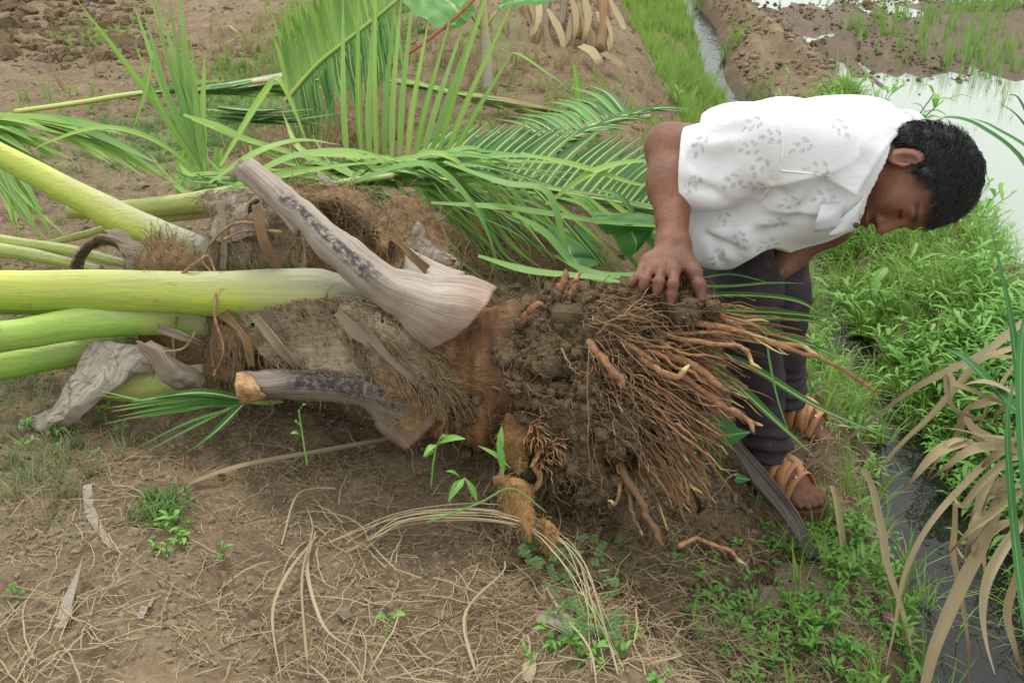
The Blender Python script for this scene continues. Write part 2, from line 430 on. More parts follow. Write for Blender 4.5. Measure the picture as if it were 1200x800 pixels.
def loft(mb, rows, nu=24, nv=12, rnd=0., jag=0., seed=0, tear=0.):
    """smooth sheet through a grid of (px, py, t) rows"""
    rows = [PL(r) if not isinstance(r, np.ndarray) else r for r in rows]
    a = np.stack([spline(r, nv) for r in rows]); S = np.stack([spline(a[:, j], nu) for j in range(nv)], 1)
    if jag:
        S = S + jag * np.stack([fbm(S * 18, 3, seed), fbm(S * 18, 3, seed + 9), fbm(S * 18, 3, seed + 19)], -1)
    i = np.arange(nu - 1)[:, None] * nv; j = np.arange(nv - 1)[None]
    Q = np.stack([i + j, i + j + 1, i + nv + j + 1, i + nv + j], -1).reshape(-1, 4)
    if tear:   # torn rims and ragged holes: whole faces are missing there
        C = (S[:-1, :-1] + S[1:, 1:]) / 2; ee = np.minimum.outer(np.minimum(np.arange(nu - 1), nu - 2 - np.arange(nu - 1)) / nu, np.ones(nv - 1)); ev = np.minimum(np.arange(nv - 1), nv - 2 - np.arange(nv - 1)) / nv
        edge = np.minimum(ee, ev[None]); nz = fbm(C * np.array([34, 34, 34]), 3, seed + 33) + .5 * vnoise(C * np.array([120, 50, 50]), seed + 37)
        keep = (nz + 9 * np.minimum(edge, .12) > -.15 - (1 - tear)) & (nz > -1.5 + tear * .75); Q = Q[keep.ravel()]
    st = np.stack(np.broadcast_arrays(np.linspace(0, 1, nv)[None], np.linspace(0, 1, nu)[:, None], rnd), -1).reshape(-1, 3)
    mb.add(S.reshape(-1, 3), Q, None, st); return S
def thick(o, t, off=0.):
    m = o.modifiers.new('thickness', 'SOLIDIFY'); m.thickness = t; m.offset = off; return o
# ================================================================== the uprooted coconut palm
M_leaf = leaf_mat('green_leaflet', srgb(84, 146, 72), srgb(146, 190, 104), mid=srgb(160, 198, 118), tipc=srgb(150, 140, 80), tipat=.85, midw=.10)
M_leaf2 = leaf_mat('yellow_green_leaflet', srgb(124, 172, 72), srgb(176, 206, 104), mid=srgb(190, 212, 120), tipc=srgb(170, 150, 90), tipat=.9)
M_leafd = leaf_mat('deep_green_leaflet', srgb(60, 112, 62), srgb(104, 154, 88), mid=srgb(205, 216, 130), tipc=srgb(140, 130, 80), tipat=.92, midw=.13)
M_leafp = leaf_mat('plain_leaflet', srgb(112, 164, 80), srgb(176, 208, 116), tipc=srgb(160, 150, 90), tipat=.9, streak=30)
M_dry = leaf_mat('dry_leaf', srgb(140, 120, 88), srgb(204, 186, 146), tipc=srgb(120, 96, 70), tipat=.75, rough=.85, trans=.2, streak=26)
M_straw = leaf_mat('straw', srgb(128, 108, 80), srgb(200, 184, 148), rough=.8, trans=.1, streak=20)

def mat_bark():
    m, n, b = new_mat('palm_bark'); g = G(n); p = g.pos(); x, y, z = g.st()
    c = g.mix(g.rng(g.noise(14, 6, p, .65), .3, .7), srgb(150, 108, 74), srgb(92, 70, 52))
    c = g.mix(g.rng(g.noise(1, 4, g.pos((60, 12, 12)), .6), .45, .7, 0, .6), c, srgb(176, 134, 94))
    c = g.mix(g.rng(g.noise(26, 5, p, .7), .5, .7, 0, .6), c, srgb(104, 86, 66))
    c = g.mix(g.rng(x, 0, 1), c, g.mix(g.noise(40, 5, p, .7), srgb(70, 56, 44), srgb(128, 108, 86)))
    n.links.new(c, b.inputs['Base Color']); b.inputs['Roughness'].default_value = .9; b.inputs['Specular IOR Level'].default_value = .15
    g.bump(g.math('ADD', g.noise(60, 5, p, .7), g.noise(1, 3, g.pos((20, 160, 160)), .6)), .9, .01, b); return m
def mat_rootsoil():
    m, n, b = new_mat('root_soil'); g = G(n); p = g.pos()
    c = g.mix(g.rng(g.noise(16, 6, p, .65), .3, .7), srgb(104, 86, 66), srgb(146, 126, 98))
    c = g.mix(g.rng(g.noise(90, 4, p, .7), .4, .7, 0, .7), c, srgb(164, 144, 112))
    c = g.mix(g.rng(g.noise(48, 5, p, .7, 1.5), .50, .72, 0, .8), c, srgb(60, 46, 36))
    n.links.new(c, b.inputs['Base Color']); b.inputs['Roughness'].default_value = .95; b.inputs['Specular IOR Level'].default_value = .1
    g.bump(g.math('ADD', g.noise(110, 6, p, .75), g.noise(300, 2, p)), 1., .012, b); return m
def mat_root(name, c1, c2, tip, tipat=.82):
    m, n, b = new_mat(name); g = G(n); p = g.pos(); x, y, z = g.st()
    c = g.mix(g.math('ADD', g.math('MULTIPLY', z, .6), g.math('MULTIPLY', g.noise(40, 4, p, .6), .5)), c1, c2)
    c = g.mix(g.rng(g.noise(90, 4, p, .7), .42, .66, 0, .8), c, srgb(100, 80, 62))
    c = g.mix(g.math('MULTIPLY', g.rng(y, tipat, tipat + .06), g.rng(z, .48, .52)), c, tip)
    c = g.mix(g.rng(g.noise(17, 5, p, .7), .48, .66, 0, .6), c, srgb(118, 98, 78))
    n.links.new(c, b.inputs['Base Color']); b.inputs['Roughness'].default_value = .85; b.inputs['Specular IOR Level'].default_value = .12
    g.bump(g.noise(220, 4, p, .6), .6, .004, b); return m
M_root = mat_root('palm_root', srgb(150, 100, 74), srgb(196, 150, 108), srgb(214, 192, 134))
M_rootd = mat_root('muddy_root', srgb(116, 84, 64), srgb(150, 118, 88), srgb(205, 175, 110), .9)
M_rootlet = mat_root('fine_rootlet', srgb(116, 90, 68), srgb(184, 150, 112), srgb(200, 172, 130), .9)
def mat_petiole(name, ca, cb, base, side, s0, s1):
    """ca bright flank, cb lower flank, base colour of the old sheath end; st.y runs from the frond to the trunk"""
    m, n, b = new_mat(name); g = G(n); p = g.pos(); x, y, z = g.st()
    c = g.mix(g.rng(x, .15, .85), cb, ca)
    c = g.mix(g.rng(g.noise(1, 4, g.pos((2, 40, 40))), .45, .75, 0, .45), c, side)
    gr = g.math('ADD', y, g.math('MULTIPLY', g.math('SUBTRACT', g.noise(1, 4, g.pos((5, 22, 22)), .6), .5), .45))
    c = g.mix(g.rng(gr, s0, s1), c, base)
    c = g.mix(g.rng(g.noise(50, 5, p, .7), .66, .76, 0, .6), c, srgb(120, 104, 70))
    c = g.mix(g.rng(g.noise(9, 5, p, .65), .52, .72, 0, .4), c, srgb(196, 170, 104))
    c = g.mix(g.math('MULTIPLY', g.rng(x, .55, .95), g.rng(gr, s0 - .45, s0 - .05, 0, .75)), c, srgb(158, 156, 140))
    n.links.new(c, b.inputs['Base Color']); b.inputs['Roughness'].default_value = .58
    c2 = g.mix(g.rng(g.noise(1, 5, g.pos((3, 150, 150)), .6), .5, .8, 0, .35), c, srgb(120, 130, 60)); c2 = g.mix(g.rng(g.noise(34, 6, p, .75), .62, .68, 0, .6), c2, srgb(112, 92, 62)); n.links.new(c2, b.inputs['Base Color'])
    g.bump(g.math('ADD', g.noise(1, 4, g.pos((5, 150, 150))), g.math('MULTIPLY', g.noise(30, 5, p, .7), .6)), .45, .005, b); return m
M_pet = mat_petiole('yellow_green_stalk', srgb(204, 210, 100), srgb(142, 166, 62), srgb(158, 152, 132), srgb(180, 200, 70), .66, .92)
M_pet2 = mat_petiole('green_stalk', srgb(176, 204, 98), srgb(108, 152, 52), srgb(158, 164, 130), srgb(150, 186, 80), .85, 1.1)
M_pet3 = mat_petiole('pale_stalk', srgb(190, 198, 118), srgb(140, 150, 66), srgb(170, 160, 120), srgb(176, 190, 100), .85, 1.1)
def mat_sheath(name, c1, c2, c3, line=1., dark=srgb(70, 62, 56), mould=None):
    m, n, b = new_mat(name); g = G(n); p = g.pos(); x, y, z = g.st()
    sv = g.vec(g.math('MULTIPLY', x, 45 * line), g.math('MULTIPLY', y, 2.2), z)
    c = g.mix(g.rng(g.noise(10, 5, p, .65), .3, .7), c1, c2)
    c = g.mix(g.rng(g.noise(1, 4, sv, .6), .42, .62, 0, .6), c, c3)
    c = g.mix(g.rng(g.noise(1, 3, g.vec(g.math('MULTIPLY', x, 90 * line), g.math('MULTIPLY', y, 5), 3.3), .6), .52, .68, 0, .4), c, tuple(q * .55 for q in c2))
    c = g.mix(g.rng(g.noise(22, 6, p, .7), .6, .75, 0, .4), c, dark)
    if mould:
        x0, xw, ya, yb, mc = mould; wv = g.math('ADD', x, g.math('MULTIPLY', g.math('SUBTRACT', g.noise(24, 4, p, .6), .5), .35))
        k = g.math('MULTIPLY', g.rng(g.math('ABSOLUTE', g.math('SUBTRACT', wv, x0)), xw * .5, xw, 1, 0), g.math('MULTIPLY', g.rng(y, ya, ya + .08), g.rng(y, yb - .12, yb, 1, 0)))
        c = g.mix(g.math('MULTIPLY', k, g.rng(g.noise(75, 5, p, .7), .38, .56, .1, .95)), c, mc)
        c = g.mix(g.math('MULTIPLY', g.rng(y, .80, .95), g.noise(12, 3, p)), c, srgb(176, 138, 120))
    n.links.new(c, b.inputs['Base Color']); b.inputs['Roughness'].default_value = .85; b.inputs['Specular IOR Level'].default_value = .2
    g.bump(g.math('ADD', g.noise(1, 4, sv, .6), g.math('MULTIPLY', g.noise(120, 4, p, .7), .5)), .7, .004, b); return m
M_sheath = mat_sheath('fibre_cloth', srgb(150, 136, 112), srgb(120, 104, 82), srgb(180, 168, 142), 3)
M_sheathb = mat_sheath('brown_fibre_cloth', srgb(150, 116, 80), srgb(112, 86, 62), srgb(176, 146, 108), 3)
M_grey = mat_sheath('grey_dead_leaf_base', srgb(178, 166, 150), srgb(150, 138, 124), srgb(204, 196, 182), .6, srgb(120, 108, 98))
M_greym = mat_sheath('mouldy_grey_leaf_base', srgb(170, 154, 140), srgb(136, 122, 112), srgb(198, 186, 172), .9, srgb(120, 108, 98), (.42, .20, .12, .62, srgb(66, 62, 62)))
M_greyr = mat_sheath('rotten_grey_leaf_base', srgb(140, 126, 114), srgb(112, 100, 92), srgb(164, 152, 140), .6, srgb(90, 80, 74), (.35, .40, .18, .86, srgb(58, 54, 58)))
M_greyd = mat_sheath('brown_dead_leaf_base', srgb(140, 122, 106), srgb(112, 98, 86), srgb(168, 156, 140), 1)

palm = empty('fallen_coconut_palm', 'uprooted coconut palm lying on its side with its torn root ball towards the man', 'palm tree')
# --- trunk and root ball
tr = SDF(); c_ = lambda *a: P(*a)
tr.cone(c_(300, 400, 2.20), c_(470, 430, 2.13), .07, .115, .05).cone(c_(470, 430, 2.12), c_(580, 440, 2.08), .125, .142, .05)
def trpost(p, d):
    th = p[:, 0]; 
    return d - .010 * fbm(p * 16, 4, 61) - .006 * np.abs(fbm(p * np.array([60, 14, 14]), 2, 62)) - .012 * np.sin(th * 60 + 3 * vnoise(p * 6, 63))*.5
tr.post = trpost
V, Q = mesh_sdf(tr, .006)
dk = 1 - sstep(-.27, -.17, V[:, 0] + .03 * vnoise(V * 16, 66))  # left end coloured darker, standing in for soil and shadow under the crown
MB().add(V, Q, None, np.stack([dk + (1 - dk) * sstep(.47 * 2.1 - 1.06, .02, V[:, 0]) * 0 + sstep(-.045, .02, V[:, 0] + .25 * np.minimum(V[:, 2] - .12, 0) * -1 + .03 * vnoise(V * 20, 64)), V[:, 0] * 0, V[:, 0] * 0], -1)).build('trunk', mat_bark(), palm)
rb = SDF()
rb.cone(c_(595, 446, 2.08), c_(650, 440, 2.05), .132, .150, .05)
rb.ball(c_(690, 420, 2.03), .125, .06); rb.ball(c_(745, 405, 2.00), .095, .05); rb.ball(c_(700, 480, 1.99), .105, .05)
rb.cone(c_(665, 500, 1.98), c_(690, 565, 1.96), .085, .05, .05); rb.ball(c_(640, 480, 1.97), .07, .04); rb.ball(c_(780, 380, 2.0), .055, .05); rb.ball(c_(760, 450, 2.05), .08, .05)
rb.cone(c_(745, 372, 1.95), c_(800, 376, 1.96), .036, .028, .04)
for q, r in (((655, 455, 1.88), .03), ((705, 425, 1.86), .032), ((725, 450, 1.88), .04), ((660, 560, 1.93), .028), ((745, 490, 1.93), .035), ((690, 400, 1.86), .022), ((720, 535, 1.92), .03), ((630, 520, 1.95), .03)):
    rb.ball(c_(*q), r * 1.15, .015, 's')
def rbpost(p, d):
    n1 = fbm(p * 11, 3, 71); n2 = fbm(p * 34, 4, 72, .6)
    hole = np.maximum(vnoise(p * np.array([20, 30, 30]), 77) - .42, 0)
    return d - .030 * n1 - .017 * n2 + .11 * hole - .006 * np.abs(vnoise(p * 90, 79))
rb.post = rbpost
V, Q = mesh_sdf(rb, .0042, .05)
MB().add(V, Q).build('root_ball', mat_rootsoil(), palm)
allroot = SDF(); allroot.p = rb.p; allroot.post = rbpost

# --- roots
def wob(pts, n, amp, seed, fr=14):
    S = spline(pts, n); s = np.arange(n) / n
    w_ = np.stack([vnoise(np.stack([s * fr, s * 0 + seed, s * 0 + k * 3.1], -1), 80) for k in range(3)], -1)
    return S + amp * w_ * sstep(0, .25, s)[:, None]
nroot = 0
def root(ctrl, r0, r1, mat, amp=.006, k=6, name='root', n=None):
    global nroot
    pts = PL(ctrl) if not isinstance(ctrl, np.ndarray) else ctrl
    L = np.linalg.norm(np.diff(pts, axis=0), axis=1).sum(); n = n or int(10 + L * 55)
    S = wob(pts, n, amp, nroot * 1.37 + .3, 8 + L * 18)
    s = np.linspace(0, 1, n); rad = (r0 + (r1 - r0) * s) * (1 + .18 * vnoise(np.stack([s * 14, s * 0 + nroot, s * 0], -1), 81)); rad[-2:] *= (.75, .35)
    mb = MB(); tube(mb, S, rad, k, rnd=random.random()); nroot += 1
    return mb.build(name, mat, palm)
# the fan of roots reaching right, over the man's legs
for i in range(165):
    q = (i % 55) / 55; lay = i // 55
    y0 = 352 + q * 110 + random.uniform(-12, 12); x0 = 715 + random.uniform(-35, 50)
    t0 = 1.90 + .10 * (1 - q) + random.uniform(-.03, .08)
    ln = random.uniform(60, 165) * (1.15 if q < .45 else .85)
    ang = R(4 + q * 36 + random.gauss(0, 10))
    x1, y1 = x0 + ln * .5, y0 + math.tan(ang) * ln * .42 - 3
    x2, y2 = x0 + ln, y0 + math.sin(ang) * ln * random.uniform(.85, 1.25)
    t2 = t0 + random.uniform(-.10, .09)
    th = random.choice([.0018, .0024, .003, .0036, .0046])
    root([(x0 - 25, y0 - 2, t0 + .05), (x0, y0, t0), (x1, y1, (t0 + t2) / 2 - .02), (x2, y2, t2)], th, th * .62, random.choice([M_root, M_root, M_rootd]), .008)
# single long roots picked out by the photograph
for ctrl, r0, r1, m in [
    ([(790, 372, 1.93), (880, 392, 1.9), (935, 412, 1.9), (975, 425, 1.9), (1025, 459, 1.9)], .006, .0035, M_root),
    ([(780, 355, 1.95), (840, 366, 1.93), (885, 396, 1.92), (925, 402, 1.9), (960, 416, 1.9)], .0055, .004, M_root),
    ([(770, 388, 1.92), (815, 400, 1.9), (868, 405, 1.88), (890, 435, 1.87)], .005, .0035, M_root),
    ([(775, 415, 1.9), (820, 432, 1.88), (848, 458, 1.87)], .009, .006, M_root),
    ([(800, 440, 1.9), (840, 470, 1.88), (870, 486, 1.87), (886, 508, 1.87)], .007, .004, M_root),
    ([(800, 450, 1.9), (850, 480, 1.88), (892, 500, 1.87)], .006, .004, M_rootd),
    ([(690, 400, 1.90), (708, 424, 1.84), (725, 440, 1.82), (732, 455, 1.82)], .0075, .006, M_root),
    ([(725, 400, 1.9), (748, 410, 1.85), (764, 425, 1.84)], .006, .004, M_root),
    ([(748, 418, 1.88), (770, 432, 1.85), (792, 440, 1.85), (808, 428, 1.87)], .006, .005, M_root),
    ([(655, 345, 1.98), (660, 332, 1.97), (663, 314, 1.97)], .009, .007, M_root),
    ([(668, 350, 1.96), (672, 336, 1.95), (678, 322, 1.95)], .006, .005, M_root),
    ([(660, 348, 2.0), (674, 330, 1.99), (681, 318, 1.99)], .005, .004, M_root),
    ([(612, 378, 1.93), (622, 362, 1.91), (636, 355, 1.9)], .006, .005, M_root),
    ([(722, 535, 1.92), (735, 560, 1.88), (752, 590, 1.86), (762, 612, 1.85), (778, 640, 1.84)], .008, .005, M_rootd),
    ([(770, 520, 1.94), (775, 548, 1.92), (790, 570, 1.9), (800, 590, 1.9)], .006, .005, M_root),
    ([(752, 505, 1.94), (775, 530, 1.92), (800, 545, 1.91), (815, 560, 1.92)], .005, .004, M_root),
    ([(730, 560, 1.9), (742, 600, 1.87), (752, 625, 1.86)], .004, .003, M_rootd),
    ([(632, 525, 1.93), (628, 545, 1.9), (632, 560, 1.9), (622, 580, 1.9)], .006, .005, M_root),
    ([(595, 545, 1.95), (585, 558, 1.92), (578, 566, 1.92)], .006, .005, M_root),
    ([(724, 545, 1.9), (728, 570, 1.88), (722, 590, 1.88), (712, 585, 1.88)], .004, .003, M_root),
    ([(795, 640, 1.84), (820, 630, 1.86), (850, 645, 1.88), (875, 662, 1.9)], .004, .003, M_root),
]: root(ctrl, r0, r1, m, .004, 8)
fr = MB()
for i in range(300):   # fine roots of the fan, too many to tell apart, and their side branches
    q = random.random(); y0 = 350 + q * 130 + random.gauss(0, 6); x0 = random.uniform(685, 800); t0 = 1.9 + .10 * (1 - q) * (x0 > 740) + random.uniform(-.05, .06) - .02 * (x0 < 740)
    a = R(random.gauss(8 + q * 45, 24)); L_ = random.uniform(18, 110); m_p = random.uniform(-12, 12)
    S = wob(PL([(x0, y0, t0), (x0 + L_ * .5 * math.cos(a) - m_p * .4, y0 + L_ * .5 * math.sin(a) + m_p, t0 - random.uniform(-.02, .04)), (x0 + L_ * math.cos(a), y0 + L_ * math.sin(a) + random.uniform(0, 12), t0 + random.uniform(-.08, .05))]), 12, .007, i * .7, 9)
    tube(fr, S, np.linspace(1, .45, 12) * random.choice([.0007, .001, .0013, .0018]), 4, rnd=random.random() * .8, cap=False)
fr.build('fine_roots', M_rootlet, palm, kind='stuff')
# roots hanging on the lower right, in shade
for i in range(60):
    x0 = random.uniform(725, 790); y0 = random.uniform(440, 525); ln = random.uniform(40, 120)
    a = R(random.uniform(20, 75)); t0 = random.uniform(1.9, 2.02)
    root([(x0 - 15, y0 - 10, t0 + .05), (x0, y0, t0), (x0 + ln * .5 * math.cos(a), y0 + ln * .45 * math.sin(a), t0 - .02), (x0 + ln * math.cos(a), y0 + ln * math.sin(a) * 1.1, t0 - random.uniform(0, .06))], .0042, .0026, random.choice([M_root, M_rootd, M_rootd]), .008)
for i in range(18):   # thin straight pale ones
    x0 = random.uniform(720, 760); y0 = random.uniform(450, 520); a = R(random.uniform(35, 65)); ln = random.uniform(80, 150)
    root([(x0, y0, 1.91), (x0 + ln * .5 * math.cos(a), y0 + ln * .45 * math.sin(a), 1.88), (x0 + ln * math.cos(a), y0 + ln * math.sin(a), 1.87)], .0016, .001, M_rootlet, .006, 4)
root([(690, 410, 1.85), (689, 470, 1.84), (690, 530, 1.84), (691, 565, 1.86)], .0013, .0013, M_rootlet, .002, 4)
root([(658, 408, 1.87), (664, 422, 1.85), (672, 432, 1.84), (680, 440, 1.85)], .002, .0014, M_rootlet, .004, 4)
# matted rootlets all over the ball: real strands, joined
RV = V.copy(); sel = RV[(RV[:, 1] < np.percentile(RV[:, 1], 75))]
mb = MB(); idx = rng.integers(0, len(sel), 2500); cen = P(690, 450, 2.05)
for j, i in enumerate(idx):
    p = sel[i]; o = nrm(p - cen); d = nrm(rng.normal(size=3) + .9 * np.array([1., -.2, -.35]) + .25 * o); L = rng.uniform(.012, .05) * (1.7 if j % 9 == 0 else 1)
    n = 6; s = np.linspace(0, 1, n)[:, None]
    S = p - o * .003 + d * L * s + o * (.010 * np.sin(s * 3.1) + .002) + rng.normal(size=(n, 3)) * .0026 + np.array([0, 0, -1]) * L * .35 * s ** 2
    tube(mb, S, np.linspace(.0012, .0005, n) * rng.uniform(.4, 1.3), 3, rnd=rng.random() * .6, cap=False)
mb.build('rootlet_mat', M_rootlet, palm, kind='stuff')
cl_ = MB()
for k in range(2600):   # crumbs and clods caught in the ball
    p = sel[rng.integers(0, len(sel))]; r_c = math.exp(rng.normal(-5.1, .55)); ph_ = nrm(rng.normal(size=(8, 3))) * r_c * rng.uniform(.7, 1.2, (8, 1))
    bx = np.array([(-1, -1, -1), (1, -1, -1), (1, 1, -1), (-1, 1, -1), (-1, -1, 1), (1, -1, 1), (1, 1, 1), (-1, 1, 1)]) * r_c * .62 * rng.uniform(.65, 1.35, (8, 3))
    cl_.add(bx + p, [(0, 3, 2, 1), (4, 5, 6, 7), (0, 1, 5, 4), (1, 2, 6, 5), (2, 3, 7, 6), (3, 0, 4, 7)], None, [.5, .5, rng.random()])
cl_.build('clinging_crumbs', mat_rootsoil(), palm, kind='stuff')
for (x0, y0) in ((640, 525), (636, 540), (630, 510), (650, 520), (625, 495), (700, 425), (725, 425)):   # little branching rootlets in front
    for k in range(9):
        a = rng.uniform(-2.6, .8); L = rng.uniform(8, 26); c0 = (x0 + rng.uniform(-4, 4), y0 + rng.uniform(-4, 4), 1.90)
        root([c0, (x0 + L * .5 * math.cos(a) + rng.uniform(-3, 3), y0 - L * .5 * math.sin(a), 1.87), (x0 + L * math.cos(a), y0 - L * math.sin(a) + 5, 1.87)], .0017, .001, M_root, .004, 4, name='root')

# --- leaf stalks: rounded below, slightly hollow above
def stalk(name, ctrl, wids, thk, mat, n=44, label=None, up=(0, -.45, .9)):
    pts = spline(PL(ctrl), n); wd = np.interp(np.linspace(0, 1, n), np.linspace(0, 1, len(wids)), wids)
    t, s, b = frames(pts, (0, -1, .15)); k = 20; a = np.arange(k) / k * 2 * np.pi
    # s is roughly vertical in the picture plane, b points to the viewer
    cx, cy = np.cos(a), np.sin(a); cyy = np.where(cy > 0, cy * (1 - .35 * np.cos(cx * 1.4)), cy)
    sv = nrm(np.cross(b, t)); sv = sv * np.sign(sv[:, 2:3] + 1e-9)
    V = pts[:, None] + wd[:, None, None] * .5 * (cx[None, :, None] * sv[:, None] + thk * cy[None, :, None] * b[:, None])
    V = V + .0030 * fbm(V * 11, 3, 90)[..., None] * b[:, None] + (.0012 * np.cos(a * 7 + 1))[None, :, None] * b[:, None]
    i = np.arange(n - 1)[:, None] * k; j = np.arange(k)[None]
    Q = np.stack([i + j, i + (j + 1) % k, i + k + (j + 1) % k, i + k + j], -1).reshape(-1, 4)
    st = np.stack(np.broadcast_arrays((cx * .5 + .5)[None], np.linspace(0, 1, n)[:, None], .5), -1).reshape(-1, 3)
    V = V.reshape(-1, 3); m = len(V); V = np.vstack([V, pts[0], pts[-1]]); st = np.vstack([st, [.5, 0, .5], [.5, 1, .5]])
    T = [(m, (q + 1) % k, q) for q in range(k)] + [(m + 1, (n - 1) * k + q, (n - 1) * k + (q + 1) % k) for q in range(k)]
    o = MB().add(V, Q, T, st).build(name, mat, palm)
    if label: o['label'] = label
    return o
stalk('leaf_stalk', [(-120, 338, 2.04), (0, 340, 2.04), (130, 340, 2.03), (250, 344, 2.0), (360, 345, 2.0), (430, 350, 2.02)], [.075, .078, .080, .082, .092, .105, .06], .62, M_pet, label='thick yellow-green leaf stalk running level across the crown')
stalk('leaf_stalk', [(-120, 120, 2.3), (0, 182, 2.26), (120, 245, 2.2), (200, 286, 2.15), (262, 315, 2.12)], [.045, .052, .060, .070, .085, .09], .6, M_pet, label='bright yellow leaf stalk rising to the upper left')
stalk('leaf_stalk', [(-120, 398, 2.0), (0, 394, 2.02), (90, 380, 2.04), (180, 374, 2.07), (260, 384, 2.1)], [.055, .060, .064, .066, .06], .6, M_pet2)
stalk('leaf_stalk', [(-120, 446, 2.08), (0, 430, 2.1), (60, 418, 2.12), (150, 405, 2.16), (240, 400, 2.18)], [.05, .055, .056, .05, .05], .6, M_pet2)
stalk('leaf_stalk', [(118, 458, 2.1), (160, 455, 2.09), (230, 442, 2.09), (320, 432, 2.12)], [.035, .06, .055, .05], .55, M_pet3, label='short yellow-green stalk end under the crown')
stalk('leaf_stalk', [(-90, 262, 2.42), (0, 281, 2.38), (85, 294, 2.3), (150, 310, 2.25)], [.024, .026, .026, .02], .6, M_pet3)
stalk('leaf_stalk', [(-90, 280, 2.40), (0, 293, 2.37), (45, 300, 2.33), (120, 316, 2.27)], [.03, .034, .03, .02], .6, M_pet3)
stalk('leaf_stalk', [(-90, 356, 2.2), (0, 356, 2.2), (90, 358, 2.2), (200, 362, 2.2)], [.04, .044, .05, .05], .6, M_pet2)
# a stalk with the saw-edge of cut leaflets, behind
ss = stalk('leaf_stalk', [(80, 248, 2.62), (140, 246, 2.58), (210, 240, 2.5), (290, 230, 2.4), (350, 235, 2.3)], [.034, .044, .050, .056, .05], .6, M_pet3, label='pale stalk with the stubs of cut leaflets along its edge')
for i in range(22):
    px = 118 + i * 8.2; mb = MB(); y_ = 241 - (px - 118) * .062
    t_ = 2.58 - (px - 140) * .0012
    tube(mb, PL([(px, y_, t_ - .01), (px + 3, y_ - 2.5, t_ - .012), (px + 6, y_ - 4.5, t_ - .014)]), [.004, .0035, .0015], 5); mb.build('leaflet_stub', M_pet3, ss)
stalk('leaf_stalk', [(20, 298, 2.8), (60, 285, 2.75), (110, 272, 2.7), (150, 262, 2.62), (250, 250, 2.5)], [.012, .018, .022, .022, .02], .6, M_pet3)

# --- torn leaf bases and fibre cloth
def sheet(name, rows, mat, thk, nu=30, nv=14, jag=.004, seed=0, label=None, tear=None):
    tear = (.8 if name == 'fibre_sheath' else .25 if name == 'dead_leaf_sheath' else 0) if tear is None else tear
    if tear: nu, nv = int(nu * 2), int(nv * 2.2); jag = jag * 1.2
    mb = MB(); S = loft(mb, rows, nu, nv, .5, jag, seed, tear); o = mb.build(name, mat, palm); thick(o, thk)
    if label: o['label'] = label
    return S, o
S1, o1 = sheet('leaf_base', [
    [(293, 187, 1.985), (288, 191, 1.955), (281, 194, 1.955), (275, 199, 1.985)],
    [(328, 214, 1.955), (321, 219, 1.92), (314, 224, 1.92), (308, 230, 1.96)],
    [(372, 248, 1.92), (364, 255, 1.88), (356, 262, 1.88), (349, 270, 1.925)],
    [(416, 283, 1.885), (407, 293, 1.84), (398, 302, 1.84), (390, 310, 1.89)],
    [(462, 315, 1.88), (452, 328, 1.825), (440, 338, 1.83), (428, 344, 1.88)],
    [(505, 326, 1.91), (494, 346, 1.835), (480, 362, 1.84), (462, 368, 1.88)],
    [(548, 326, 1.98), (534, 352, 1.855), (512, 376, 1.85), (482, 394, 1.90)],
    [(582, 338, 2.01), (570, 358, 1.905), (542, 386, 1.88), (498, 414, 1.94)]], M_greym, .010, 60, 20, .0045, 5, 'grey-white broken leaf base, split like a V over the trunk')
sheet('leaf_base', [[(285, 186, 1.965), (277, 196, 1.965)], [(315, 213, 1.94), (304, 224, 1.94)], [(362, 257, 1.90), (346, 277, 1.90)]], mat_sheath('charred_rim', srgb(150, 134, 120), srgb(96, 84, 76), srgb(176, 160, 146), .4), .012, 20, 8, .002, 6)
sheet('leaf_base', [[(440, 250, 2.1), (436, 268, 2.08)], [(470, 285, 2.06), (452, 300, 2.04)], [(500, 305, 2.02), (470, 328, 1.98)], [(545, 322, 2.0), (500, 345, 1.92)]], M_grey, .012, 24, 10, .003, 7)
sheet('leaf_base', [[(374, 203, 2.15), (372, 208, 2.15)], [(392, 214, 2.13), (388, 222, 2.12)], [(412, 236, 2.1), (400, 240, 2.1)]], M_grey, .006, 14, 6, .002, 8)
# lower broken base with a raw brown end
S2, o2 = sheet('leaf_base', [
    [(281, 437, 1.94), (280, 446, 1.91), (281, 458, 1.91), (284, 468, 1.95)],
    [(330, 436, 1.94), (330, 446, 1.905), (330, 458, 1.905), (332, 466, 1.95)],
    [(395, 438, 1.93), (397, 448, 1.90), (398, 459, 1.905), (400, 467, 1.95)],
    [(428, 440, 1.93), (434, 454, 1.89), (434, 468, 1.90), (428, 476, 1.95)],
    [(466, 436, 1.94), (474, 462, 1.90), (468, 490, 1.91), (448, 506, 1.96)],
    [(500, 440, 1.99), (512, 472, 1.94), (502, 504, 1.95), (478, 526, 2.0)]], M_greyr, .010, 44, 16, .005, 12, 'lower broken leaf base with a raw brown cut end')
m_, n_, b_ = new_mat('raw_stalk_end'); g = G(n_); p_ = g.pos()
n_.links.new(g.mix(g.rng(g.noise(60, 5, p_, .7), .35, .65), srgb(196, 160, 110), srgb(128, 92, 64)), b_.inputs['Base Color']); b_.inputs['Roughness'].default_value = .8; g.bump(g.noise(140, 4, p_), .8, .006, b_)
mb = MB(); loft(mb, [[(277, 436, 1.925), (276, 452, 1.895), (281, 472, 1.925)], [(290, 437, 1.925), (293, 455, 1.888), (289, 471, 1.922)], [(300, 452, 1.90), (306, 460, 1.885), (312, 466, 1.90)]], 14, 10, .5, .003, 15); thick(mb.build('cut_end', m_, o2), .008)
fib = MB()
